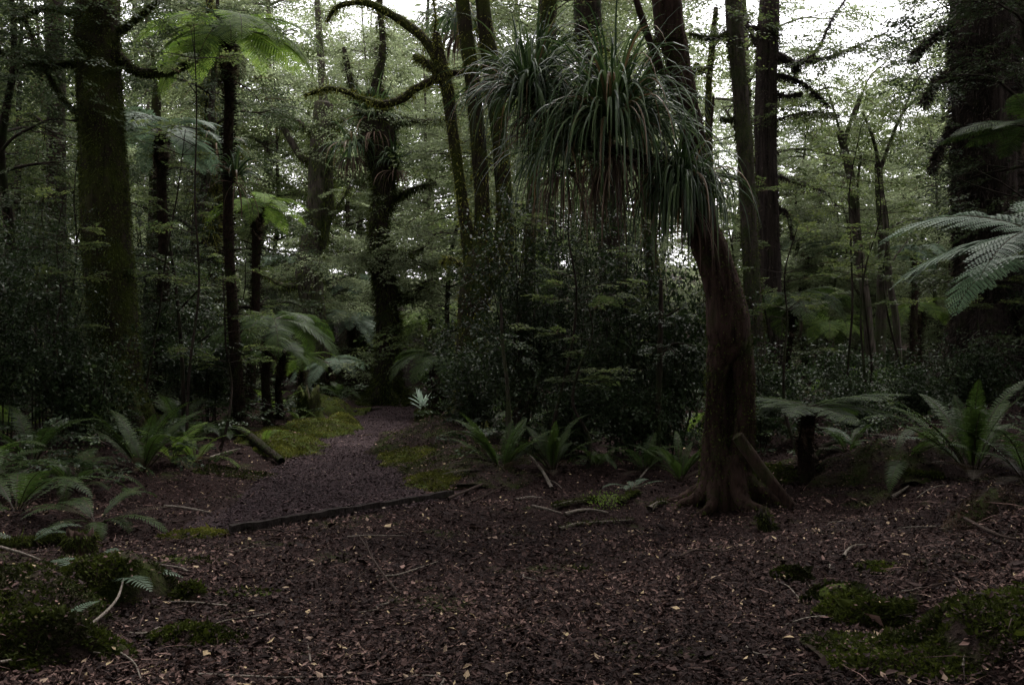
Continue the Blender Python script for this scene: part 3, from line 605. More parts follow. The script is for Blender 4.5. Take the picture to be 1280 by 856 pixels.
# ---------------------------------------------------------------- tree ferns
FR = {}
def frond_set(key, mat, L, pinL, npin, npl, seeds=(0, 1, 2)):
    FR[key] = [frond_data(L, pinL, npin, npl, a, e, M[mat], s + 10) for s, (a, e) in zip(seeds, [(85, 38), (95, 30), (75, 18)])]
frond_set('green', 'fern', 1.9, .42, 30, 14); frond_set('dark', 'fern_dark', 1.5, .36, 28, 14); frond_set('silver', 'fern_silver', 1.9, .42, 32, 18)
FR['flat'] = [frond_data(1.5, .34, 28, 14, a, e, M['fern_dark'], 30 + e) for a, e in [(30, 14), (38, 10), (26, 20)]]
frond_set('dead', 'dead', 1.2, .22, 18, 8)
def tree_fern(label, px, py, Y, w_, kind, nf, scale, trunk=None, skirt=10, seed=0, group=None, basepx=None, tilt=(-8, 14), azr=(0, 360), lean=0):
    rs = np.random.RandomState(seed + 50); top = at(px, py, Y)
    bx = top[0] if basepx is None else (basepx - 640) / F * Y
    root = np.array([bx, Y, gz(bx, Y)]); t_ = thing('tree_fern', label, 'tree fern', root, group)
    tb = Rooted(root); h = top[2] - root[2]; r = wr(w_, Y)
    mid = root + (top - root) * .5 + np.array([(top[0] - bx) * .12, 0, 0]) + np.array([rs.normal(0, .03) * h, 0, 0])
    P = np.array([root - UP * .2, root + UP * .05 * h, mid, root + (top - root) * .85, top]); Rr = [r * 1.6, r * 1.25, r, r * .95, r * 1.15]
    p, rr = tube(tb, P, Rr, 10, rs, .12, per=6)
    fuzz(tb, p, rr, int(500 * h), rs, .07, .018, down=-.1, off=.9)
    if trunk: pass
    tb.build('trunk', M['fern_trunk'], t_, True)
    for i in range(nf):
        me = FR[kind][rs.randint(0, 3)]; o = link('frond', me, t_); o.location = top - root + UP * .02
        az = math.radians(azr[0] + (azr[1] - azr[0]) * (i + rs.uniform(.1, .9)) / nf)
        o.rotation_euler = (rs.normal(0, .12), R(rs.uniform(*tilt)), az); s_ = scale * rs.uniform(.82, 1.12); o.scale = (s_,) * 3
    for i in range(skirt):
        me = FR['dead'][rs.randint(0, 3)]; o = link('dead_frond', me, t_); o.location = top - root - UP * rs.uniform(.02, .15)
        o.rotation_euler = (rs.normal(0, .3), R(rs.uniform(62, 95)), rs.uniform(0, 6.3)); o.scale = (scale * rs.uniform(.5, .9),) * 3
    return t_
tree_fern('tall tree fern with slim black trunk and wide bright green crown', 284, 42, 15.5, 13, 'green', 20, .92, seed=1, skirt=12, basepx=299, tilt=(-6, 26))
tree_fern('silvery tree fern glimpsed between the mossy trunk and the tall tree fern', 203, 170, 17.4, 13, 'silver', 15, .8, seed=2, skirt=12, basepx=192)
tree_fern('tree fern with brown dead fronds and a leaning slender trunk behind the tall tree fern', 322, 258, 20, 11, 'green', 14, .62, seed=3, skirt=12, basepx=311)
tree_fern('low spreading tree fern on a short trunk beside the mossy bank', 341, 402, 16.5, 11, 'dark', 13, .85, seed=4, skirt=7, basepx=336, tilt=(2, 14))
tree_fern('small tree fern tucked behind the low spreading one', 353, 440, 18, 9, 'dark', 12, .55, seed=5, skirt=8, basepx=350)
tree_fern('tree fern with a thick brown skirt of dead fronds right of the centre tree', 548, 448, 21, 22, 'dark', 12, .95, seed=6, skirt=26, tilt=(0, 14))
tree_fern('pale silvery tree fern behind the centre tree', 440, 402, 30, 9, 'silver', 15, .95, seed=7, skirt=6)
tree_fern('small silvery tree fern over the dark hollow left of the centre tree', 412, 455, 27, 9, 'silver', 12, .7, seed=8, skirt=5)
tree_fern('young tree fern on a thin trunk just left of the centre tree', 377, 452, 24, 6, 'green', 10, .5, seed=18, skirt=4)
tree_fern('bright green tree fern on a short trunk right of the slim straight trunk', 992, 374, 16.5, 9, 'dark', 12, .85, seed=9, skirt=5, tilt=(-4, 14))
tree_fern('low tree fern spreading flat fronds beside the leaning trunk', 1010, 512, 10.6, 20, 'flat', 15, .62, seed=10, skirt=9, tilt=(-2, 8))
tree_fern('tree fern rising behind the forked saplings with a silver top', 1146, 312, 21, 9, 'silver', 13, .5, seed=11, skirt=5, basepx=1142)
tree_fern('large silvery tree fern whose fronds sweep in from the right edge', 1350, 332, 8.8, 24, 'silver', 13, 1.02, seed=12, skirt=24, tilt=(-14, 6))
tree_fern('tree fern in the sunlit gap behind the saplings', 1010, 305, 27, 9, 'silver', 15, .8, seed=13, skirt=3)
tree_fern('bright tree fern low in the gap left of the forked saplings', 1035, 405, 24, 8, 'green', 15, .8, seed=14, skirt=3)
tree_fern('tree fern beneath the sky gap right of the forked saplings', 1150, 385, 23, 8, 'green', 13, .6, seed=15, skirt=4)
tree_fern('shadowy tree fern at the left edge of the view', 12, 330, 16, 12, 'dark', 14, .8, seed=16, skirt=8)
tree_fern('tree fern high beside the huge trunk, its fronds crossing the bark', 1292, 158, 13, 12, 'flat', 11, .8, seed=17, skirt=5)
tree_fern('tree fern half hidden behind the dark central shrubs', 640, 330, 22, 10, 'green', 13, .8, seed=19, skirt=6)
for i, (px, py, Y) in enumerate([(455, 350, 34), (540, 395, 31), (360, 330, 33), (590, 300, 36), (1075, 345, 33), (720, 300, 30), (240, 300, 34), (500, 405, 35)]):
    tree_fern('distant tree fern glimpsed in the grey-green depth of the forest', px, py, Y, 8, ['silver', 'green'][i % 2], 12, .95, seed=60 + i, skirt=4, group='distant tree ferns')

# ---------------------------------------------------------------- epiphytes on the trees
def epiphyte(label, px, py, Y, n, L, rs, W=.032, core=.14, elev=(5, 80), grav=.3, dead=60, az=(0, 360), deadL=(.4, .8), el2=None, name='epiphyte_clump'):
    c = at(px, py, Y); t_ = thing(name, label, 'epiphyte', c); mb = Rooted(c)
    blades(mb, n, c, rs, L, W, elev, grav, rad=core, az=az, rise=core * .8, tint=(.06, 1)); mb.build('leaves', M['strap'], t_)
    if dead:
        db = Rooted(c); blades(db, dead, c - UP * core * 1.2, rs, deadL, W * .7, (-50, 20), .5, rad=core); db.build('dead_leaves', M['dead'], t_)
    return t_
rs = np.random.RandomState(77)
EL = 'large tuft of long arching strap leaves '
epiphyte(EL + 'highest up, leftmost on the leaning tree', 662, 122, 9.9, 380, (.45, 1.1), rs, .021, .13, (5, 88), .36, 30, deadL=(.3, .6))
epiphyte(EL + 'filling the fork of the leaning tree', 764, 172, 9.7, 520, (.65, 1.6), rs, .023, .17, (20, 88), .5, 70, deadL=(.5, 1.1))
epiphyte('trailing tuft of thin strap leaves between the two largest tufts', 706, 196, 10.1, 170, (.5, 1.2), rs, .018, .12, (-5, 75), .36, 60, deadL=(.5, .9))
epiphyte('dark green tuft of glossy strap leaves wrapped low around the leaning trunk', 852, 246, 9.7, 330, (.45, 1.1), rs, .026, .09, (25, 88), .85, 14)
epiphyte('small tuft of upright strap leaves between the two leaning stems', 806, 165, 9.9, 80, (.4, .85), rs, .018, .1, (20, 88), .3, 16)
epiphyte('small yellow-green tuft perched on the slim tree fern trunk', 294, 222, 15.3, 60, (.3, .55), rs, .03, .06, (20, 85), .25, 8)
epiphyte('spiky tuft on the right side of the centre tree', 494, 205, 25.2, 90, (.5, .9), rs, .045, .15, (0, 80), .22, 30)
epiphyte('spiky tuft in the head of the centre tree', 468, 150, 25.3, 110, (.6, 1.1), rs, .05, .3, (0, 85), .22, 60)
epiphyte('drooping tuft on the left side of the centre tree', 440, 185, 25.3, 90, (.6, 1.1), rs, .045, .2, (-10, 60), .4, 40)
epiphyte('tuft of hanging leaves at the top of the crooked tree', 575, 25, 17.5, 110, (.6, 1.1), rs, .03, .2, (-10, 50), .45, 60)
epiphyte('pale tuft high on the left beyond the tall tree fern', 268, 190, 22, 80, (.6, 1.0), rs, .04, .15, (0, 80), .35, 40)

# ---------------------------------------------------------------- shrubs of small glossy leaves
def shrub_data(seed, H, Rr, n, leaf=.036, mat='shrub', ns=9):
    rs = np.random.RandomState(seed); tb = MB(); lb = MB(); P = []; D = []
    for i in range(ns):
        az = i * 2.4; rr = rs.uniform(0, .25) * Rr; b0 = np.array([math.cos(az) * rr, math.sin(az) * rr, -.1]); top = np.array([math.cos(az) * Rr * rs.uniform(.2, .8), math.sin(az) * Rr * rs.uniform(.2, .8), H * rs.uniform(.6, 1)])
        mid = (b0 + top) / 2 + rs.normal(0, .08, 3) - (top - b0) * [.2, .2, 0]
        p, r = tube(tb, [b0, mid, top], [.014, .01, .004], 4, per=5)
        for k in range(n // ns // 17):
            j = rs.randint(3, len(p)); a = rs.uniform(0, 6.3); d_ = np.array([math.cos(a), math.sin(a), rs.normal(.1, .25)]); L = rs.uniform(.25, .6) * Rr; s_ = p[j] + d_ * rs.uniform(0, .5) * Rr
            q = s_ + d_ * np.linspace(0, L, 10)[:, None] + UP * (rs.normal(0, .03, (10, 1)) - .1 * np.linspace(0, 1, 10)[:, None] ** 2 * L)
            P.append(q); dd = d_ * .6 + rs.normal(0, .7, (10, 3)); D.append(dd)
            lb.leaves(q[:1], d_[None], UP[None], L, .008, .02)
    P = np.repeat(np.concatenate(P), 2, 0); D = np.repeat(np.concatenate(D), 2, 0); P = P + rs.normal(0, .028, P.shape); D = D + rs.normal(0, .5, D.shape)
    T = np.clip(rs.uniform(.08, 1, len(P)), .08, 1); L = leaf * np.exp(rs.normal(0, .25, len(P)))
    T = np.clip(T * (.75 + .35 * vnoise(P, 5, rs, 4)), .08, 1); kk = vnoise(P, 4.5, rs, 4) + rs.normal(0, .25, len(P)) > -.35; P, D, L, T = P[kk], D[kk], L[kk], T[kk]
    lb.leaves(P, D, UP + rs.normal(0, .55, (len(P), 3)), L, L * .6, T)
    return tb.data('stems', M['bark_dark'], True), lb.data('foliage', M[mat])
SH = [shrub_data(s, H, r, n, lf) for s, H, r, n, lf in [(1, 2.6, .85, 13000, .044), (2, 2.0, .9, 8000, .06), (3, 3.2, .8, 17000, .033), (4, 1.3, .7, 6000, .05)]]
def shrub(label, px, base_y, Y, k, sc_, rot, group=None):
    x = (px - 640) / F * Y; t_ = thing('shrub', label, 'shrub', (x, Y, gz(x, Y)), group); t_.rotation_euler = (0, 0, rot); t_.scale = sc_ if not np.isscalar(sc_) else (sc_,) * 3
    link('stems', SH[k][0], t_); link('foliage', SH[k][1], t_); return t_
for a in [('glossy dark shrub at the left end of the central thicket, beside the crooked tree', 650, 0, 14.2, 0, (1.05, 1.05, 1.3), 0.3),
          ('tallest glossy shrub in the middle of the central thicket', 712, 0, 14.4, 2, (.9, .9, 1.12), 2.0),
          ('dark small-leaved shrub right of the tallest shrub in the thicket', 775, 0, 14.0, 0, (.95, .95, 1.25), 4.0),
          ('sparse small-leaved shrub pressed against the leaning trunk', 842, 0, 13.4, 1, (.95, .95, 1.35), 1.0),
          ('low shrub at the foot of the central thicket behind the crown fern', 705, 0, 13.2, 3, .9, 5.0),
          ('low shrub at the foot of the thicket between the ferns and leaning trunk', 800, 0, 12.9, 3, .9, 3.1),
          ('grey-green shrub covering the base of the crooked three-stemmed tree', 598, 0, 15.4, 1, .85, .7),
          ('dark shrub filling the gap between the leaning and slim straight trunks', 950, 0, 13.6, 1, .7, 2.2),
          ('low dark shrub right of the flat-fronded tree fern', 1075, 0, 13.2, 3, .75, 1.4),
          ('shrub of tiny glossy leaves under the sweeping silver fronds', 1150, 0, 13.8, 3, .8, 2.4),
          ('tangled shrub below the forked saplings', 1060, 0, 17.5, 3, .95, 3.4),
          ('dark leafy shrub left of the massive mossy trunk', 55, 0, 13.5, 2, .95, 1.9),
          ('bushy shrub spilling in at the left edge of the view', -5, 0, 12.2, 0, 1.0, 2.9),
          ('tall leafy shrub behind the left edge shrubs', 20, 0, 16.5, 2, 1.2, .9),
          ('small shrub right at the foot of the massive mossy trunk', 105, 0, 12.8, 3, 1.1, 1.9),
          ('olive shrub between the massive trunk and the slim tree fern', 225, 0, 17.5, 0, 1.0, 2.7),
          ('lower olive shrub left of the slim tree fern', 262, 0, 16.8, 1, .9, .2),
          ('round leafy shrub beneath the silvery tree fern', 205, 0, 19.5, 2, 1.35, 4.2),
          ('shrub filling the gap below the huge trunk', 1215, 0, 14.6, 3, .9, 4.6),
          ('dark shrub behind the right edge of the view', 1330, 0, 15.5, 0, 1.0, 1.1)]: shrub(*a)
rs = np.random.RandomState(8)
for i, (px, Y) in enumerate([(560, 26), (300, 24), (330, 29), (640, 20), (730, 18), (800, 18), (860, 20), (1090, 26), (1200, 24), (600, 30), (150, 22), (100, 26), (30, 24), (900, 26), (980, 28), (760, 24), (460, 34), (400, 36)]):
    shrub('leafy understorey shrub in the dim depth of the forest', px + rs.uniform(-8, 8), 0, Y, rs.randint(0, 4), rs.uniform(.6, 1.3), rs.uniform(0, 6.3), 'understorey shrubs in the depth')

SPL = []
for k_ in range(4):
    rq = np.random.RandomState(300 + k_); tb = MB(); lb = MB(); H_ = [3.2, 4.2, 5.0, 2.6][k_]; z = np.linspace(-.1, H_, 6); q = np.column_stack([np.cumsum(rq.normal(0, .09, (6, 2)), 0), z]); p, r = tube(tb, q, np.linspace(.024, .006, 6), 6, rq, .1, per=5)
    P_ = []; D_ = []
    for b_ in range(9):
        j = rq.randint(8, len(p)); a_ = rq.uniform(0, 6.3); o_ = np.array([math.cos(a_), math.sin(a_), .25]); L = rq.uniform(.3, .8); tube(tb, [p[j], p[j] + o_ * L * .5, p[j] + o_ * L - UP * .05], [.007, .005, .002], 4, per=2)
        for c_ in range(4): P_.append(p[j] + o_ * L * rq.uniform(.3, 1)); D_.append(o_ + rq.normal(0, .5, 3) * [1, 1, .2])
    sprays(lb, np.array(P_), np.array(D_), .28, rq, .04); SPL.append((tb.data('stem', M['bark_dark'], True), lb.data('leaves', M['beech'])))
rs = np.random.RandomState(31)
for i in range(46):
    Y = rs.uniform(11.8, 23); px = rs.uniform(-20, 1300); X = (px - 640) / F * Y; cx, hw = pathx(Y)
    if abs(X - cx) < 1.5: continue
    t_ = thing('sapling', 'thin bare-stemmed sapling rising through the undergrowth', 'sapling', (X, Y, gz(X, Y)), 'thin saplings in the undergrowth'); t_.rotation_euler = (rs.normal(0, .05), rs.normal(0, .05), rs.uniform(0, 6.3)); t_.scale = (1, 1, rs.uniform(.7, 1.1)); a_ = SPL[i % 4]
    link('stem', a_[0], t_); link('leaves', a_[1], t_)

# ---------------------------------------------------------------- crown ferns and other ground ferns
def clump_data(seed, n, L, pinL, npin, mat, elev=(35, 80), arch=(60, 120)):
    """a rosette of simple pinnate fronds, one mesh"""
    rs = np.random.RandomState(seed); allv = MB()
    for i in range(n):
        e = rs.uniform(*elev); me = MB(); s_ = rs.uniform(.45, 1.15)
        # build one frond directly into arrays
        fr_v, fr_f, fr_t = simple_frond(L * s_, pinL * rs.uniform(.8, 1.1), npin, rs.uniform(*arch), e, rs)
        a = i * 2.4 + rs.normal(0, .6); c, s2 = math.cos(a), math.sin(a); Rm = np.array([[c, -s2, 0], [s2, c, 0], [0, 0, 1]])
        dead_ = rs.uniform() < .14; fr_v = fr_v if not dead_ else fr_v * [1, 1, .3]; allv.add(fr_v @ Rm.T + np.array([c, s2, 0]) * .03, fr_f, fr_t * 0 + .01 if dead_ else fr_t)
    return allv.data('fern_fronds', M[mat])
def simple_frond(L, pinL, npin, arch, elev, rs):
    mb = MB(); n = 10; ang = np.radians(elev - arch * np.linspace(0, 1, n) ** 1.4); st = L / (n - 1); p = np.zeros((n, 3)); p[:, 1] = rs.normal(0, .06) * L * np.linspace(0, 1, n) ** 2
    for i in range(1, n): p[i, 0] = p[i - 1, 0] + math.cos(ang[i]) * st; p[i, 2] = p[i - 1, 2] + math.sin(ang[i]) * st
    tube(mb, p, np.linspace(.006, .002, n), 3, tint=.02); T = nrm(np.gradient(p, axis=0)); tt = np.linspace(0, 1, n)
    u = (np.arange(npin) + .5) / npin; t_ = .12 + .88 * u; B = np.stack([np.interp(t_, tt, p[:, c]) for c in range(3)], 1); Dr = nrm(np.stack([np.interp(t_, tt, T[:, c]) for c in range(3)], 1))
    pl = pinL * np.minimum(1, u / .35) ** .8 * (1 - np.clip((u - .45) / .55, 0, 1) ** 2) + pinL * .06
    for s in (-1, 1):
        sd = np.array([0, s, 0.]); nn = np.cross(Dr, np.array([0, 1., 0])); nn *= np.where(nn[:, 2:] > 0, 1, -1)
        a = nrm(sd + Dr * (.3 + .4 * u[:, None]) + nn * .12 + rs.normal(0, .05, (npin, 3))); w_ = L * .88 / npin * .8
        e1 = B + a * (pl * .5)[:, None]; e2 = e1 + nrm(a - UP * .3) * (pl * .5)[:, None]
        V = np.stack([B - Dr * w_ * .4, B + Dr * w_ * .4, e1 + Dr * w_ * .45, e1 - Dr * w_ * .4, e2 + Dr * w_ * .1, e2 - Dr * w_ * .05], 1).reshape(-1, 3); I = np.arange(npin)[:, None] * 6
        mb.add(V, np.concatenate([I + [0, 1, 2, 3], I + [3, 2, 4, 5]], 1).reshape(-1, 4), np.repeat(rs.uniform(.1, 1) * .6 + rs.uniform(.08, .4, npin), 2))
    v, f, t_, m_ = mb.arrays(); return v, f, t_
CL = [clump_data(1, 16, .85, .10, 34, 'fern_dark'), clump_data(2, 13, .75, .09, 30, 'fern_dark', (45, 82), (50, 100)), clump_data(3, 12, .95, .13, 34, 'fern_dark', (25, 65), (50, 100)), clump_data(4, 7, .5, .08, 22, 'fern_silver', (10, 50), (30, 80)), clump_data(5, 12, .8, .1, 30, 'fern', (30, 80), (50, 110)), clump_data(6, 22, 1.0, .085, 40, 'fern_dark', (48, 86), (35, 80))]
def fern(label, px, py, k, s_, rot=0, group=None, Y=None):
    p = gp(px, py) if Y is None else np.array([(px - 640) / F * Y, Y, gz((px - 640) / F * Y, Y)])
    o = link('fern', CL[k], None); o.location = p; o.rotation_euler = (0, 0, rot); o.scale = (s_,) * 3
    return tag(o, label, 'fern', group)
fern('bright upright crown fern in front of the central thicket', 627, 592, 5, 1.0, .5)
fern('crown fern of curving fronds right of the brightest one', 690, 590, 5, .85, 1.3)
fern('dark crown fern left of the foot of the leaning trunk', 850, 602, 5, .7, 2.1)
fern('shaded crown fern deeper in under the thicket', 805, 590, 1, .9, 3.1)
fern('shaded crown fern below the middle of the thicket', 745, 585, 0, .7, 4.0)
fern('large crown fern with long upright fronds at the right edge', 1215, 592, 5, 1.3, .9)
fern('smaller crown fern left of the large one at the right edge', 1130, 580, 2, .9, 2.0)
fern('wide crown fern cut by the right edge of the view', 1285, 600, 1, 1.5, 2.9)
fern('sparse crown fern behind the flat-fronded tree fern', 1060, 568, 1, .8, 1.0)
fern('crown fern fountain in front of the massive mossy trunk', 178, 590, 5, 1.1, .4)
fern('large spreading fern at the left edge, lower fronds touching the litter', 20, 640, 2, 1.1, 2.4)
fern('full crown fern in the ferny bed left of the path', 92, 612, 0, 1.0, 1.7)
fern('crown fern furthest left in the ferny bed', -30, 610, 0, 1.4, 3.3)
fern('crown fern at the front of the ferny bed near the stump', 120, 655, 2, .75, 3.9)
fern('low crown fern at the foot of the slim tree fern', 245, 578, 4, .9, 1.9)
fern('crown fern right of the slim tree fern', 330, 560, 4, .8, .8)
fern('crown fern behind the ferny bed', 40, 580, 1, 1.3, 4.4)
fern('small crown fern against the massive trunk', 215, 575, 4, 1.0, 5.1)
fern('single spread fern flopping over the mossy log', 125, 735, 3, 1.1, 2.9)
fern('little drooping fern on the mossy mound in the corner', 60, 790, 3, .7, 2.2)
fern('small pale fern lying behind the leaning trunk', 1075, 562, 3, 1.5, 3.0)
fern('tiny fern on the litter left of the leaning trunk', 790, 612, 3, .7, 1.0)
fern('young fern in the litter left of the stump', 35, 680, 3, 1.0, .6)
fern('fern beside the dead wood under the sweeping silver fronds', 1180, 560, 2, 1.1, 5.5)
fern('fern tuft on the left mossy bank', 375, 530, 4, .6, 2.0)
fern('bluish fern near the foot of the centre tree', 510, 500, 3, 1.6, 1.0)
rs = np.random.RandomState(15)
k = 0
for i in range(400):
    Y = rs.uniform(13.5, 30); px = rs.uniform(-80, 1360); X = (px - 640) / F * Y; cx, hw = pathx(Y)
    if abs(X - cx) < hw + .7: continue
    o = fern('shaded crown fern among the undergrowth further back', px, 0, rs.choice([0, 1, 2, 4, 4]), rs.uniform(.8, 1.4), rs.uniform(0, 6.3), 'crown ferns in the undergrowth', Y=Y); k += 1
    if k >= 90: break

mb = MB(); rs = np.random.RandomState(66); n = 2600; Y = rs.uniform(9.5, 34, n); X = rs.uniform(-.62, .62, n) * Y; cx, hw = pathx(Y)
k = (np.abs(X - cx) > hw + .45) & ~((Y < 11.8) & (X > -3.6)) ; X, Y = X[k], Y[k]; n = len(X); a = rs.uniform(0, 6.3, n)
sprays(mb, np.stack([X, Y, ground(X, Y) + rs.uniform(.05, .4, n)], 1), np.stack([np.cos(a), np.sin(a), rs.normal(.25, .3, n)], 1), rs.uniform(.2, .5, n), rs, .05, droop=.3)
tag(mb.build('undergrowth', M['shrub']), 'low tangled undergrowth beneath the trees', 'undergrowth', kind='stuff')

# ---------------------------------------------------------------- the forest behind
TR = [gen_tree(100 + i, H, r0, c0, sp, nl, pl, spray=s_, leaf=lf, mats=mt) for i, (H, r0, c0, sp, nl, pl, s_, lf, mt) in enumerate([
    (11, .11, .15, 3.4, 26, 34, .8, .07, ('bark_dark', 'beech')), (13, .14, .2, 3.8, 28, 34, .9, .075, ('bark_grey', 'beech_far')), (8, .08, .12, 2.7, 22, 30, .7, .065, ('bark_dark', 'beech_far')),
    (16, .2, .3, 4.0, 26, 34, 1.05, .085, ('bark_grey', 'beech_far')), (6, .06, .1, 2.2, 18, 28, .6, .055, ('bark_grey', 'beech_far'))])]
TRH = [11, 13, 8, 16, 6]
def bgtree(px, Y, H, k, rot, label, group):
    X = (px - 640) / F * Y; t_ = thing('beech_tree', label, 'tree', (X, Y, gz(X, Y)), group); s_ = H / TRH[k]; t_.rotation_euler = (0, 0, rot); t_.scale = (s_ ** .6, s_ ** .6, s_)
    link('trunk', TR[k][0], t_); link('crown', TR[k][1], t_)
rs = np.random.RandomState(44)
def zone(px):
    return ('slender leafy tree in the depth of the forest left of the path', 'trees in the depth left of the path') if px < 420 else (('leafy tree in the grey-green depth behind the centre tree', 'trees in the depth behind the centre') if px < 900 else ('leafy tree below the white sky gap on the right', 'trees under the sky gap'))
placed = []
for i in range(2000):
    Y = rs.uniform(21, 62) if len(placed) < 108 else 0
    if not Y: break
    px = rs.uniform(-250, 1530); X = (px - 640) / F * Y; cx, hw = pathx(Y)
    if Y < 36 and abs(X - cx) < 3.2: continue
    if any((X - a) ** 2 + (Y - b_) ** 2 < 5 for a, b_ in placed): continue
    gap = 975 < px < 1195
    top = 130 + rs.uniform(0, 220) if gap else (rs.uniform(-260, -50) if rs.uniform() < .5 else rs.uniform(-60, 200))
    if gap and Y < 24: continue
    Hh = EYE + (428 - top) / F * Y - gz(X, Y); 
    if not gap and rs.uniform() < .2: Hh *= .6
    if abs(px - 975) < 60 or abs(px - 1195) < 40: Hh *= .8
    k = int(np.argmin([abs(Hh - h) for h in TRH])) if rs.uniform() < .7 else rs.randint(0, 5); placed.append((X, Y)); lab, grp = zone(px)
    bgtree(px, Y, max(3, Hh), k, rs.uniform(0, 6.3), lab, grp)
SHT = gen_tree(140, 18, .28, .52, 4.6, 26, 34, spray=1.15, leaf=.085, mats=('bark_grey', 'beech'))
TR.append(gen_tree(160, 9, .11, .12, 2.6, 24, 34, spray=.6, leaf=.05, mats=('bark_dark', 'podo'))); TRH.append(9)
bgtree(8, 15.5, 8.5, 5, .3, 'dark leafy tree crowding the left edge beside the massive mossy trunk', None)
bgtree(240, 21.5, 11, 5, 2.3, 'dark fine-leaved tree behind the tall tree fern', None)
bgtree(1325, 15, 9, 5, 4.3, 'dark fine-leaved tree behind the huge trunk at the right edge', None)
bgtree(-90, 18, 12, 5, 5.3, 'tall dark tree outside the ferny bed at the far left', None)
bgtree(545, 27, 9, 2, 1.3, 'pale leafy tree right behind the centre tree', None)
bgtree(755, 21, 7, 4, 3.3, 'small pale-leaved tree behind the central thicket', None)
bgtree(700, 24, 12, 1, 2.0, 'taller pale-leaved tree behind the central thicket', None)
for i, (px, Y, top, k) in enumerate([(1000, 30, 190, 2), (1050, 36, 165, 0), (1100, 31, 215, 2), (1150, 34, 175, 0), (1185, 27, 120, 2), (1020, 44, 150, 1), (1125, 46, 160, 1), (985, 27, 150, 4), (1080, 25, 230, 4), (1165, 24, 200, 4)]):
    H_ = EYE + (428 - top) / F * Y; bgtree(px, Y, H_, k, i * 1.9, 'leafy tree below the white sky gap on the right', 'trees under the sky gap')
# unseen canopy trees added round and behind the viewer to shade the clearing
SHADE = [(-7, 3, 17), (7.5, 4, 18), (-4.5, -3, 16), (3, -4, 18), (9, 9.5, 19), (-10, 9, 18), (0, -9, 18), (10, -3, 18), (-10, -4, 17), (3.5, 1, 19), (-5.8, 7.4, 20), (5.6, 7.2, 20), (-2.5, 1, 20), (-14, 12, 19), (15, 11, 19), (-6, -10, 18), (7, -11, 18), (15, 3, 18), (-16, 4, 18), (0, -15, 20), (-13, -10, 20), (13, -9, 20)]
for i, (x, y, h) in enumerate(SHADE):
    t_ = thing('beech_tree', 'unseen tall beech added to shade the clearing', 'tree', (x, y, gz(x, y)), 'unseen beeches added to shade the clearing')
    s_ = h / 18; t_.rotation_euler = (0, 0, i * 1.3); t_.scale = (1.2, 1.2, s_); link('trunk', SHT[0], t_); link('crown', SHT[1], t_)

rs = np.random.RandomState(12)
for i in range(46):  # unseen young trees, added to cut the light coming from behind the viewer
    a = math.pi + rs.uniform(-1.75, 1.75); d_ = rs.uniform(7, 26); x, y = math.sin(a) * d_, math.cos(a) * d_
    if y > -1.5 and abs(x) < 6: continue
    t_ = thing('beech_tree', 'unseen young beech added behind the viewer to block light', 'tree', (x, y, gz(x, y)), 'young beeches added to block light from behind'); t_.rotation_euler = (0, 0, i * 1.7); t_.scale = (1.25, 1.25, rs.uniform(.8, 1.3)); kk = [5, 2, 0][i % 3]
    link('trunk', TR[kk][0], t_); link('crown', TR[kk][1], t_)
# the far wood
mb = MB(); rs = np.random.RandomState(91); n = 420000
a = rs.uniform(-math.pi, math.pi, n); rad = rs.uniform(56, 95, n); X = np.sin(a) * rad; Y = np.cos(a) * rad
px = 640 + F * X / np.maximum(Y, 1); fr = Y > 0
Hm = 19 + 5 * np.sin(a * 9 + 1) + 3 * np.sin(a * 23) + 2 * np.sin(a * 51)
Hm = np.where(fr & (px > 960) & (px < 1215), 11 + 2 * np.sin(a * 60) + 1.5 * np.sin(a * 131), Hm)
Z = ground(X, Y) + Hm * rs.uniform(0, 1, n) ** 1.35
mb.leaves(np.stack([X, Y, Z], 1), rs.normal(0, 1, (n, 3)) * [1, 1, .4], UP + rs.normal(0, .6, (n, 3)), (.38 * np.exp(rs.normal(0, .3, n))), .22, rs.uniform(.2, 1, n))
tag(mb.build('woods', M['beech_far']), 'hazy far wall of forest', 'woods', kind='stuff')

# ---------------------------------------------------------------- timber edging, banks, stumps, logs, sticks
rs = np.random.RandomState(3)
def obj_tube(name, label, cat, pts, rad, mat, seg=8, rough=.12, per=4, group=None, kids=(), fz=0, fm='moss_dark', ends=True):
    root = np.asarray(pts[0], float); t_ = thing(name, label, cat, root, group) if (kids or fz) else None
    mb = Rooted(root); p, r = tube(mb, pts, rad, seg, rs, rough, per=per)
    if t_ is None:
        o = mb.build(name, M[mat], None, True); o.location = root; return tag(o, label, cat, group)
    mb.build('stem' if name != 'log' else 'wood', M[mat], t_, True)
    for kp, kr in kids: kb = Rooted(root); tube(kb, kp, kr, 5, rs, .1, per=3); kb.build('side_branch', M[mat], t_, True)
    if fz: fb = Rooted(root); fuzz(fb, p, r, fz, rs, .03, .008, side=(0, 0, 1.2)); fb.build('moss', M[fm], t_)
    return t_
A = gp(288, 668); B = gp(566, 622); ax = nrm(B - A); sd = np.array([-ax[1], ax[0], 0]); mb = MB(); n = 40; rows = []
for i in range(n):
    c = A + (B - A) * i / (n - 1); c[2] = gz(c[0], c[1]) + .0 + .004 * math.sin(i * .9); j = rs.normal(0, .0025, 4)
    rows.append([c - sd * .022 - UP * .06, c + sd * .022 - UP * .06, c + sd * (.022 + j[0]) + UP * (.08 + j[1]), c - sd * (.022 + j[2]) + UP * (.078 + j[3])])
V = np.array(rows); I = np.arange(n * 4).reshape(n, 4); f = [np.stack([I[:-1, a], I[:-1, (a + 1) % 4], I[1:, (a + 1) % 4], I[1:, a]], -1) for a in range(4)]
mb.add(V - A, np.concatenate(f + [I[:1], I[-1:]])); o = mb.build('timber_edging', M['wood']); o.location = A; tag(o, 'long thin weathered board set on edge across the start of the path', 'timber edging')
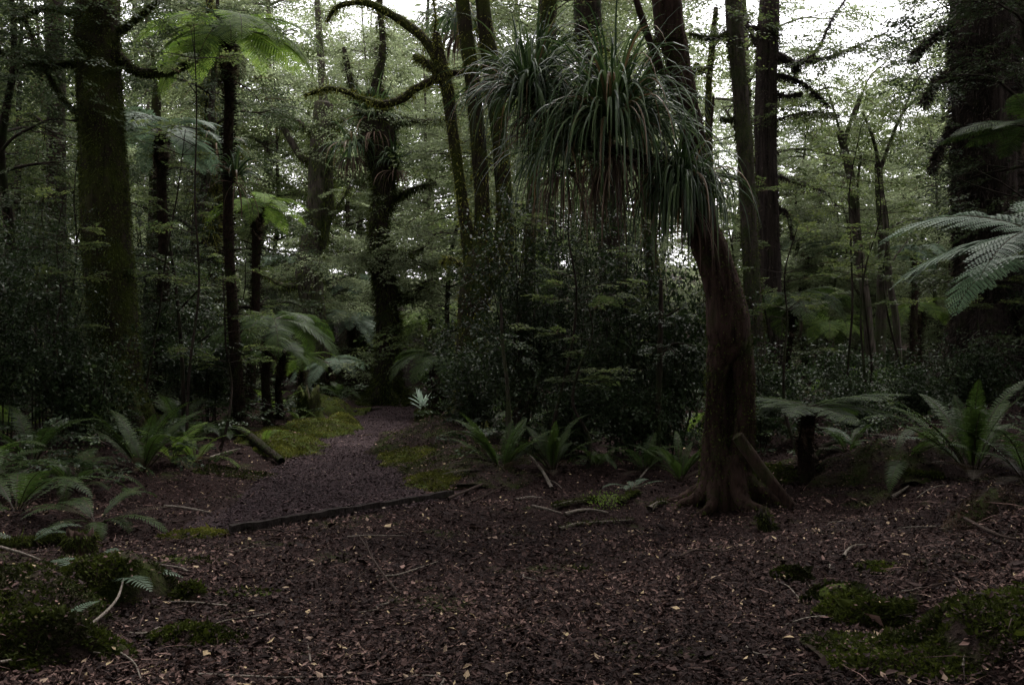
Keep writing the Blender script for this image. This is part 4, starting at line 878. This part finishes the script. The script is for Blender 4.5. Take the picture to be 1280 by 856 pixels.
A = gp(432, 518); B = gp(476, 512); obj_tube('root', 'thin dark root crossing the far end of the path', 'root', [A + UP * .03, (A + B) / 2 + UP * .05, B + UP * .03], [.03, .035, .03], 'wood')

def mound(name, label, cat, px, py, rx, ry, h, mat, fm, nf, seed, rot=0, sharp=1.0, group=None, base=.0, fl=.014):
    """a lumpy mossy hummock that rises out of the ground"""
    rs = np.random.RandomState(seed); c = gp(px, py); nn = 52; g_ = 1.45 if fm == 'moss' else 1.3; rx *= g_; ry *= g_; h *= 1.35 if fm == 'moss' else 1.1; nf = int(nf * 1.5); u = np.linspace(-1, 1, nn); U_, V_ = np.meshgrid(u, u)
    ca, sa = math.cos(rot), math.sin(rot); X = c[0] + (U_ * rx * ca - V_ * ry * sa); Y = c[1] + (U_ * rx * sa + V_ * ry * ca)
    q = np.stack([X, Y, 0 * X], -1).reshape(-1, 3); nz = vnoise(q, 5, rs, 5).reshape(X.shape); n2 = vnoise(q, 22, rs, 6).reshape(X.shape)
    rr = np.sqrt(U_ ** 2 + V_ ** 2) * (1.05 + .5 * nz + .14 * n2); Z = ground(X, Y) + h * (np.clip(1 - rr ** (2.2 * sharp), -.4, 1)) * (1 + .28 * nz + .16 * n2) - .012
    I = np.arange(nn * nn).reshape(nn, nn); t_ = thing(name, label, cat, c, group); mb = Rooted(c)
    F_ = np.stack([I[:-1, :-1], I[:-1, 1:], I[1:, 1:], I[1:, :-1]], -1).reshape(-1, 4); P = np.stack([X, Y, Z], -1).reshape(-1, 3)
    keep = (rr.reshape(-1)[F_] < 1.15).all(1); mb.add(P, F_[keep], .5); mb.build('mound', M[mat], t_, True)
    nf = int(nf * 2.5)
    if nf:
        S_ = P.reshape(nn, nn, 3); i = rs.uniform(1, nn - 2, nf); j = rs.uniform(1, nn - 2, nf); i0 = i.astype(int); j0 = j.astype(int); fi = (i - i0)[:, None]; fj = (j - j0)[:, None]
        Q = S_[i0, j0] * (1 - fi) * (1 - fj) + S_[i0 + 1, j0] * fi * (1 - fj) + S_[i0, j0 + 1] * (1 - fi) * fj + S_[i0 + 1, j0 + 1] * fi * fj
        k = (rr[i0, j0] < .98); patch = (vnoise(Q, 7, rs, 4) + .6 * vnoise(Q, 24, rs, 4)) > (-.8 if fm == 'moss' else -.45); k &= patch; Q = Q[k]; m_ = len(Q)
        fb = Rooted(c); L = fl * np.exp(rs.normal(0, .45, m_)); fb.leaves(Q - UP * .003, np.stack([rs.normal(0, 1, m_), rs.normal(0, 1, m_), np.full(m_, .7)], 1), rs.normal(0, 1, (m_, 3)), L, L * .5, np.clip(.45 + .5 * vnoise(Q, 10, rs, 4) + rs.normal(0, .15, m_), 0, 1)); fb.build('moss', M[fm], t_)
    nl = int(rx * ry * 4 * (1300 if fm != 'moss' else 320)); S_ = P.reshape(nn, nn, 3); i0 = rs.randint(1, nn - 2, nl); j0 = rs.randint(1, nn - 2, nl); k = rr[i0, j0] < 1.05
    Q = (S_[i0, j0] + (S_[i0 + 1, j0 + 1] - S_[i0, j0]) * rs.uniform(0, 1, (nl, 1)))[k]; m_ = len(Q); lf = Rooted(c); L = .024 * np.exp(rs.normal(0, .35, m_)); az = rs.uniform(0, 6.3, m_)
    if m_: lf.leaves(Q + UP * rs.uniform(.003, .02, (m_, 1)), np.stack([np.cos(az), np.sin(az), rs.normal(0, .4, m_)], 1), UP + rs.normal(0, .45, (m_, 3)), L, L * .5, mk_t(.03)(m_, 0, 0)); lf.build('fallen_leaves', M['litter'], t_)
    return t_
M['soil_moss'] = bark_mat('mossy_soil', (.014, .01, .009), (.05, .034, .028), (.06, .08, .016), .62, 7, 1, .9)
M['soil'] = bark_mat('dark_soil', (.014, .01, .009), (.05, .034, .028), (.04, .055, .012), .45, 7, 1, .9)
BK = [('bright yellow-green moss bank on the left of the path, the nearer of the two', 358, 560, .5, .75, .17, 'soil_moss', 'moss', 9000, 1),
      ('bright moss bank bulging into the left of the path further along', 405, 542, .42, .8, .2, 'soil_moss', 'moss', 9000, 2),
      ('dark mossy hummock on top of the left bank', 405, 518, .6, .9, .3, 'soil_moss', 'moss', 6000, 3),
      ('low moss bank at the right side of the path corner', 517, 573, .34, .8, .12, 'soil_moss', 'moss', 8000, 4),
      ('brown earth bank under the crooked tree right of the path', 545, 556, .75, 1.3, .34, 'soil', 'moss_dark', 5000, 5),
      ('moss patch just beyond the right end of the timber edging', 552, 602, .36, .45, .09, 'soil_moss', 'moss', 8000, 6),
      ('mossy hummock between the path and the crown ferns', 540, 583, .35, .5, .12, 'soil', 'moss_dark', 3000, 7),
      ('dark litter mound in front of the crooked tree', 590, 590, .55, .6, .14, 'soil', 'moss_dark', 800, 8),
      ('thin moss strip on the left verge before the slim tree fern', 300, 594, .4, .25, .07, 'soil', 'moss_dark', 3000, 9),
      ('moss patch low on the left verge near the timber end', 245, 668, .3, .16, .035, 'soil_moss', 'moss', 3500, 10),
      ('second moss patch on the left verge, nearer the clearing', 228, 700, .24, .14, .03, 'soil_moss', 'moss_dark', 2500, 11),
      ('big dark moss-capped mound behind the flopping fern', 152, 742, .34, .26, .24, 'soil', 'moss_dark', 9000, 12),
      ('small round moss hummock right of the moss-capped mound', 238, 748, .14, .12, .08, 'soil', 'moss_dark', 4000, 13),
      ('flat moss-topped lump at the bottom left of the clearing', 240, 800, .24, .14, .08, 'soil', 'moss_dark', 5000, 14),
      ('mossy mound in the bottom left corner', 55, 822, .36, .22, .2, 'soil', 'moss_dark', 9000, 15),
      ('bright green moss tuft at the left end of the right bank', 990, 722, .13, .1, .08, 'soil_moss', 'moss_dark', 4000, 16),
      ('moss-covered edge lump of the right bank', 1040, 748, .22, .12, .1, 'soil_moss', 'moss_dark', 6000, 17),
      ('moss-covered edge lump nearer the bottom right corner', 1095, 776, .24, .13, .12, 'soil', 'moss_dark', 6000, 18),
      ('broad mossy shoulder of the right bank in the bottom right corner', 1190, 800, .5, .34, .12, 'soil', 'moss_dark', 12000, 19),
      ('thin moss cushion above the right bank edge', 1098, 712, .15, .09, .04, 'soil_moss', 'moss_dark', 2500, 20),
      ('dark moss cushion in the litter right of the others', 1165, 705, .14, .1, .05, 'soil', 'moss_dark', 2500, 21),
      ('dark tussock of dead fronds near the right edge', 1232, 640, .32, .25, .17, 'soil', 'dead', 3000, 22),
      ('moss-covered root mound at the foot of the leaning trunk', 950, 600, .5, .3, .16, 'soil_moss', 'moss_dark', 8000, 23),
      ('tiny moss dot in the middle of the clearing', 722, 712, .06, .04, .02, 'soil_moss', 'moss_dark', 500, 24),
      ('litter hummock below the sweeping silver fronds', 1090, 585, .7, .5, .22, 'soil', 'dead', 900, 25),
      ('moss streak on the ground right of the timber end', 305, 742, .18, .08, .025, 'soil_moss', 'moss_dark', 1500, 26)]
BK += [('lumpy moss ridge joining the right bank lumps', 1068, 765, .2, .12, .12, 'soil', 'moss_dark', 6000, 31),
       ('moss slope just above the bottom right corner', 1150, 822, .3, .2, .14, 'soil', 'moss_dark', 9000, 32),
       ('olive moss carpet at the right edge of the view above the corner', 1255, 770, .4, .26, .1, 'soil', 'moss_dark', 9000, 33),
       ('bright moss lip hanging over the left path edge', 425, 535, .26, .5, .22, 'soil_moss', 'moss', 7000, 34),
       ('moss tongue between the slim tree fern and the path', 352, 566, .28, .4, .12, 'soil_moss', 'moss', 7000, 35),
       ('rough earth hump under the crown ferns left of the bright one', 585, 577, .6, .6, .2, 'soil', 'moss_dark', 4000, 36),
       ('dark mossy rise in the bottom left behind the corner mound', 10, 760, .5, .35, .22, 'soil', 'moss_dark', 8000, 37),
       ('dark mossy rise around the rotten stump', 90, 715, .45, .3, .12, 'soil', 'moss_dark', 6000, 38),
       ('green moss apron on the roots right of the leaning trunk', 935, 618, .28, .2, .14, 'soil_moss', 'moss_dark', 6000, 39)]
for l_, px, py, rx, ry, h, m1, m2, nf, sd_ in BK: mound('moss_mound' if 'moss' in l_ else 'earth_mound', l_, 'moss mound' if 'moss' in l_ else 'earth mound', px, py, rx, ry, h, m1, m2, nf, sd_)
mound('root_plate', 'large dark overhanging root plate topped by ferns left of the centre tree', 'root plate', 445, 493, 1.1, .5, 1.3, 'soil', 'moss_dark', 3000, 50, fl=.05)

def stump(name, label, px, py, w_, h, seed, mat='bark_moss', Y=None, lean=(0, 0), fz=1500):
    rs = np.random.RandomState(seed); c = gp(px, py); t_ = thing(name, label, 'stump', c); mb = Rooted(c); r = w_ / 2
    nv = 20; th = np.arange(nv) / nv * 2 * np.pi; rows = []; zs = [-.1, 0, .15, .5, .8, 1.0]; ks = [1.7, 1.45, 1.15, 1, .97, .95]
    jag = rs.uniform(.65, 1.15, nv)
    for z, k in zip(zs, ks):
        rr = r * k * (1 + .12 * np.sin(th * 5 + 1) * (1.3 - z) + rs.normal(0, .03, nv)); zz = h * z * (np.where(z > .7, jag, 1)); rows.append(np.stack([c[0] + rr * np.cos(th) + lean[0] * z, c[1] + rr * np.sin(th) + lean[1] * z, c[2] + zz], 1))
    top = rows[-1].mean(0); rows.append(rows[-1] * .65 + top * .35 - UP * h * .12); rows.append(rows[-1] * .1 + top * .9 - UP * h * .3)
    V = np.array(rows); I = np.arange(V.shape[0] * nv).reshape(-1, nv); nx_ = np.roll(I, -1, 1); mb.add(V, np.stack([I[:-1], nx_[:-1], nx_[1:], I[1:]], -1).reshape(-1, 4)); mb.build('wood', M[mat], t_, True)
    fb = Rooted(c); fuzz(fb, V[:6].mean(1), np.full(6, r * 1.1), fz, rs, .035, .01); fb.build('moss', M['moss_dark'], t_); return t_
stump('stump', 'rotten reddish stump with a jagged top in front of the ferny bed', 100, 698, .2, .24, 1, 'bark_red')
stump('stump', 'small dark mossy stump on the right bank of the path carrying a pale plant', 528, 531, .24, .34, 2)
stump('stump', 'dark tilted stump at the foot of the leaning trunk mound', 962, 662, .1, .18, 3, 'bark_dark', lean=(-.08, 0), fz=500)
stump('stump', 'black stump on the left moss bank under the dead fern', 385, 522, .42, .55, 4)
c = gp(528, 531); c[2] += .3
t_ = thing('seedling', 'white-leaved little plant growing on the small stump beside the path', 'plant', c)
M['white_leaf'] = leaf_mat('white_leaf', [(0, (.3, .4, .3)), (1, (.62, .7, .62))], .5, .3, .3)
mb = Rooted(c); rs = np.random.RandomState(6); blades(mb, 26, c, rs, (.14, .3), .05, (20, 90), .12, seg=5, rad=.05, rise=.16); mb.build('leaves', M['white_leaf'], t_)
mb = Rooted(c); tube(mb, [c - UP * .08, c + UP * .1, c + UP * .2], [.012, .01, .004], 5); mb.build('stem', M['bark_dark'], t_)
c = gp(758, 636); t_ = thing('seedling', 'little yellow-green seedling among the fallen pale branches', 'plant', c); mb = Rooted(c)
q = c + UP * .08 + rs.normal(0, 1, (260, 3)) * [.09, .07, .05]; mb.leaves(q, rs.normal(0, 1, (260, 3)), UP + rs.normal(0, .4, (260, 3)), .028, .016, rs.uniform(.5, 1, 260)); mb.build('leaves', M['fern'], t_)
mb = Rooted(c); [tube(mb, [c - UP * .02, c + np.array([math.cos(a) * .06, math.sin(a) * .06, .12])], [.004, .002], 4) for a in (0, 2, 4)]; mb.build('stem', M['bark_dark'], t_)

def stick(label, pix, w_, mat='stick', lift=.015, kids=(), name='fallen_branch', fz=0, hs=None):
    """fallen branch through ground pixels; w_ = thickness in px at its place"""
    P = []; 
    for i, (a, b_) in enumerate(pix):
        q = gp(a, b_); q[2] += lift + (hs[i] if hs else 0); P.append(q)
    Y = P[0][1]; r0 = wr(w_, Y); Rr = np.linspace(r0, r0 * .45, len(P)); K = []
    for kp, kw, kh in kids:
        Q = [gp(a, b_) for a, b_ in kp]
        for i, q in enumerate(Q): q[2] += lift + kh[i]
        K.append((Q, np.linspace(wr(kw, Y), wr(kw, Y) * .4, len(Q))))
    return obj_tube(name, label, 'branch' if name != 'log' else 'log', P, Rr, mat, 7, .14, 4, None, K, fz)
stick('bleached forked branch end standing up from the litter left of the thicket ferns', [(690, 612), (680, 598), (668, 588), (662, 584)], 5, 'stick', .02, [([(684, 604), (694, 606), (702, 612)], 2, (.02, .01, 0))], hs=[0, .04, .1, .12])
stick('short pale stick lying left of the mossy fallen branch', [(645, 626), (662, 623), (678, 624)], 4)
stick('pale stick pointing toward the mossy fallen branch', [(666, 634), (684, 638), (702, 643)], 4)
stick('mossy fallen branch with bleached patches left of the leaning trunk', [(692, 637), (712, 632), (735, 629), (748, 627)], 7, 'stick', .03, fz=900)
stick('knobbly pale branch lying just below the mossy one', [(706, 645), (725, 640), (745, 640), (760, 643)], 5, 'stick', .02)
stick('long lichened branch lying across the litter in the clearing', [(700, 664), (718, 658), (740, 656), (765, 654), (792, 652)], 5, 'stick', .02, fz=300)
stick('thin brown branch trailing from the bright crown fern', [(582, 632), (605, 622), (625, 612), (650, 604)], 3, 'stickd', .02)
stick('curved brown branch beside the bright crown fern', [(560, 628), (590, 615), (620, 603), (655, 592), (675, 590)], 4, 'stickd', .04)
stick('dark forked twig sticking up from the clearing floor', [(498, 744), (484, 735), (470, 722), (456, 700), (440, 680)], 3.5, 'stickd', .02, [([(470, 722), (452, 726), (430, 742)], 2, (.06, .03, 0)), ([(476, 727), (462, 712), (455, 690)], 2, (.05, .1, .16))], hs=[0, .04, .08, .1, .12])
stick('pale bent stick lying right of the dark forked twig', [(470, 724), (495, 722), (515, 716), (547, 705)], 3.5, 'stick', .02)
stick('short dark stick in the litter above the forked twig', [(490, 662), (505, 668), (516, 674)], 3, 'stickd')
stick('orange-brown splinter on the clearing floor', [(588, 661), (602, 662), (616, 661)], 4, 'bark_red', .02)
stick('long thin pale stick along the bottom edge of the clearing', [(248, 848), (300, 850), (360, 852), (430, 850)], 5, 'stick', .02)
stick('thin pale stick rising from the flat moss-topped lump', [(268, 818), (300, 816), (345, 818)], 3)
stick('small pale upright twig near the bottom left', [(388, 832), (386, 815), (384, 806)], 3, 'stick', .02)
stick('long dark twig reaching in from the left edge', [(0, 693), (30, 702), (60, 712), (100, 710)], 4, 'stick', .06)
stick('crooked branch in front of the mossy corner mound', [(110, 792), (132, 782), (148, 770), (156, 748)], 5, 'stick', .04, hs=[0, .04, .08, .12])
stick('pale curved stick beside the crooked corner branch', [(162, 798), (180, 798), (200, 790)], 4, 'stick', .03)
stick('long stick slanting across the bottom left corner', [(0, 840), (50, 832), (100, 826), (125, 828)], 4, 'stick', .05)
stick('thin stick slanting down from the corner mound', [(130, 808), (150, 822), (168, 836), (176, 856)], 3.5, 'stick', .03)
stick('small pale Y-shaped stick in the right litter', [(1055, 698), (1060, 690), (1068, 685), (1082, 684)], 4.5, 'stick', .02)
stick('broken pale stick resting below the litter hummock', [(1115, 625), (1126, 618), (1136, 611)], 5, 'stick', .03)
stick('pale branch slanting on the right litter under the ferns', [(1160, 582), (1175, 576), (1186, 570)], 5, 'stick', .04)
stick('long dark branch running to the right edge of the view', [(1200, 652), (1235, 672), (1262, 682), (1290, 684)], 4, 'stickd', .05)
stick('slim dark stick lying on the right bank', [(1125, 748), (1150, 742), (1180, 735), (1200, 730)], 3, 'stickd', .03)
stick('pale stem poking up out of the moss in the bottom right corner', [(1204, 846), (1206, 832), (1209, 812), (1212, 790)], 4, 'stick', .05)
stick('thin wiry twig below the bright moss tuft', [(970, 730), (985, 736), (1000, 752), (1008, 756)], 2, 'stick', .02)
stick('curved lichened branch under the small pale fern', [(1018, 578), (1030, 568), (1045, 562), (1065, 560)], 7, 'bark_grey', .05, hs=[0, .05, .06, .03])
stick('thin dead branch among roots left of the right bank', [(850, 700), (870, 692), (900, 694), (920, 690)], 3, 'stickd', .03)
stick('twiggy branch on the left verge before the moss strip', [(205, 636), (230, 638), (262, 644)], 4, 'stick', .03)
stick('yellowish dead stalk in the undergrowth left of the path', [(262, 578), (285, 570), (300, 566)], 3, 'stick', .06)
stick('reddish stick across the path', [(448, 547), (462, 545), (480, 544)], 3, 'bark_red', .02)
for i, (a, b_) in enumerate([((775, 632), (800, 620)), ((812, 640), (835, 632)), ((800, 600), (830, 575))]):
    stick(['gnarled mossy root end right of the seedling', 'twisted root knuckle near the leaning trunk', 'arching thin dead stem under the thicket'][i], [a, ((a[0] + b_[0]) / 2, (a[1] + b_[1]) / 2 - 4), b_], [9, 8, 2.5][i], ['bark_moss', 'stick', 'stick'][i], .03, fz=[500, 200, 0][i])
stick('mossy rotting log in the bottom left corner', [(-30, 790), (30, 782), (85, 792), (130, 806)], 26, 'bark_moss', .03, name='log', fz=5000)
stick('dark half-buried log behind the rotten stump', [(-20, 690), (40, 682), (110, 672)], 18, 'bark_moss', .02, name='log', fz=3000)
stick('dark mossy log under the sweeping silver fronds', [(1040, 605), (1110, 596), (1180, 600)], 15, 'bark_moss', .03, name='log', fz=3000)
P0 = at(922, 545, 9.7); P1 = at(990, 596, 9.6); P1[2] = gz(P1[0], P1[1]) + .03
obj_tube('log', 'peeling fallen pole leaning down from the leaning trunk', 'log', [P1, (P0 + P1) / 2 - UP * .03, P0], [.05, .06, .065], 'bark_red', 9, .1)
P1 = gp(352, 582); P0 = gp(298, 545); obj_tube('log', 'short dark fallen log at the foot of the slim tree fern', 'log', [P1 + UP * .06, (P0 + P1) / 2 + UP * .1, P0 + UP * .12], [.05, .06, .065], 'bark_dark', 9, .1, fz=500)
rs = np.random.RandomState(23)
for i in range(120):                                   # sticks scattered through the litter
    Y = rs.uniform(3.8, 12); X = rs.uniform(-.55, .6) * Y; cx, hw = pathx(Y)
    if onpath(np.array([X]), np.array([Y]))[0] or (abs(X - .2) < 1.4 and rs.uniform() < .75): continue
    a = rs.uniform(0, 6.3); L = rs.uniform(.12, .45); q = [np.array([X + math.cos(a + rs.normal(0, .2)) * L * t, Y + math.sin(a) * L * t, 0]) for t in (0, .33, .66, 1)]
    for j, v in enumerate(q): v[2] = gz(v[0], v[1]) + .015 + rs.uniform(0, .02); v[0] += rs.normal(0, .015)
    obj_tube('twig', 'thin bare stick lying on the leaf litter', 'stick', q, [.007, .006, .005, .003], ['stick', 'stickd'][rs.randint(0, 2)], 5, .1, group='bare sticks scattered on the litter')
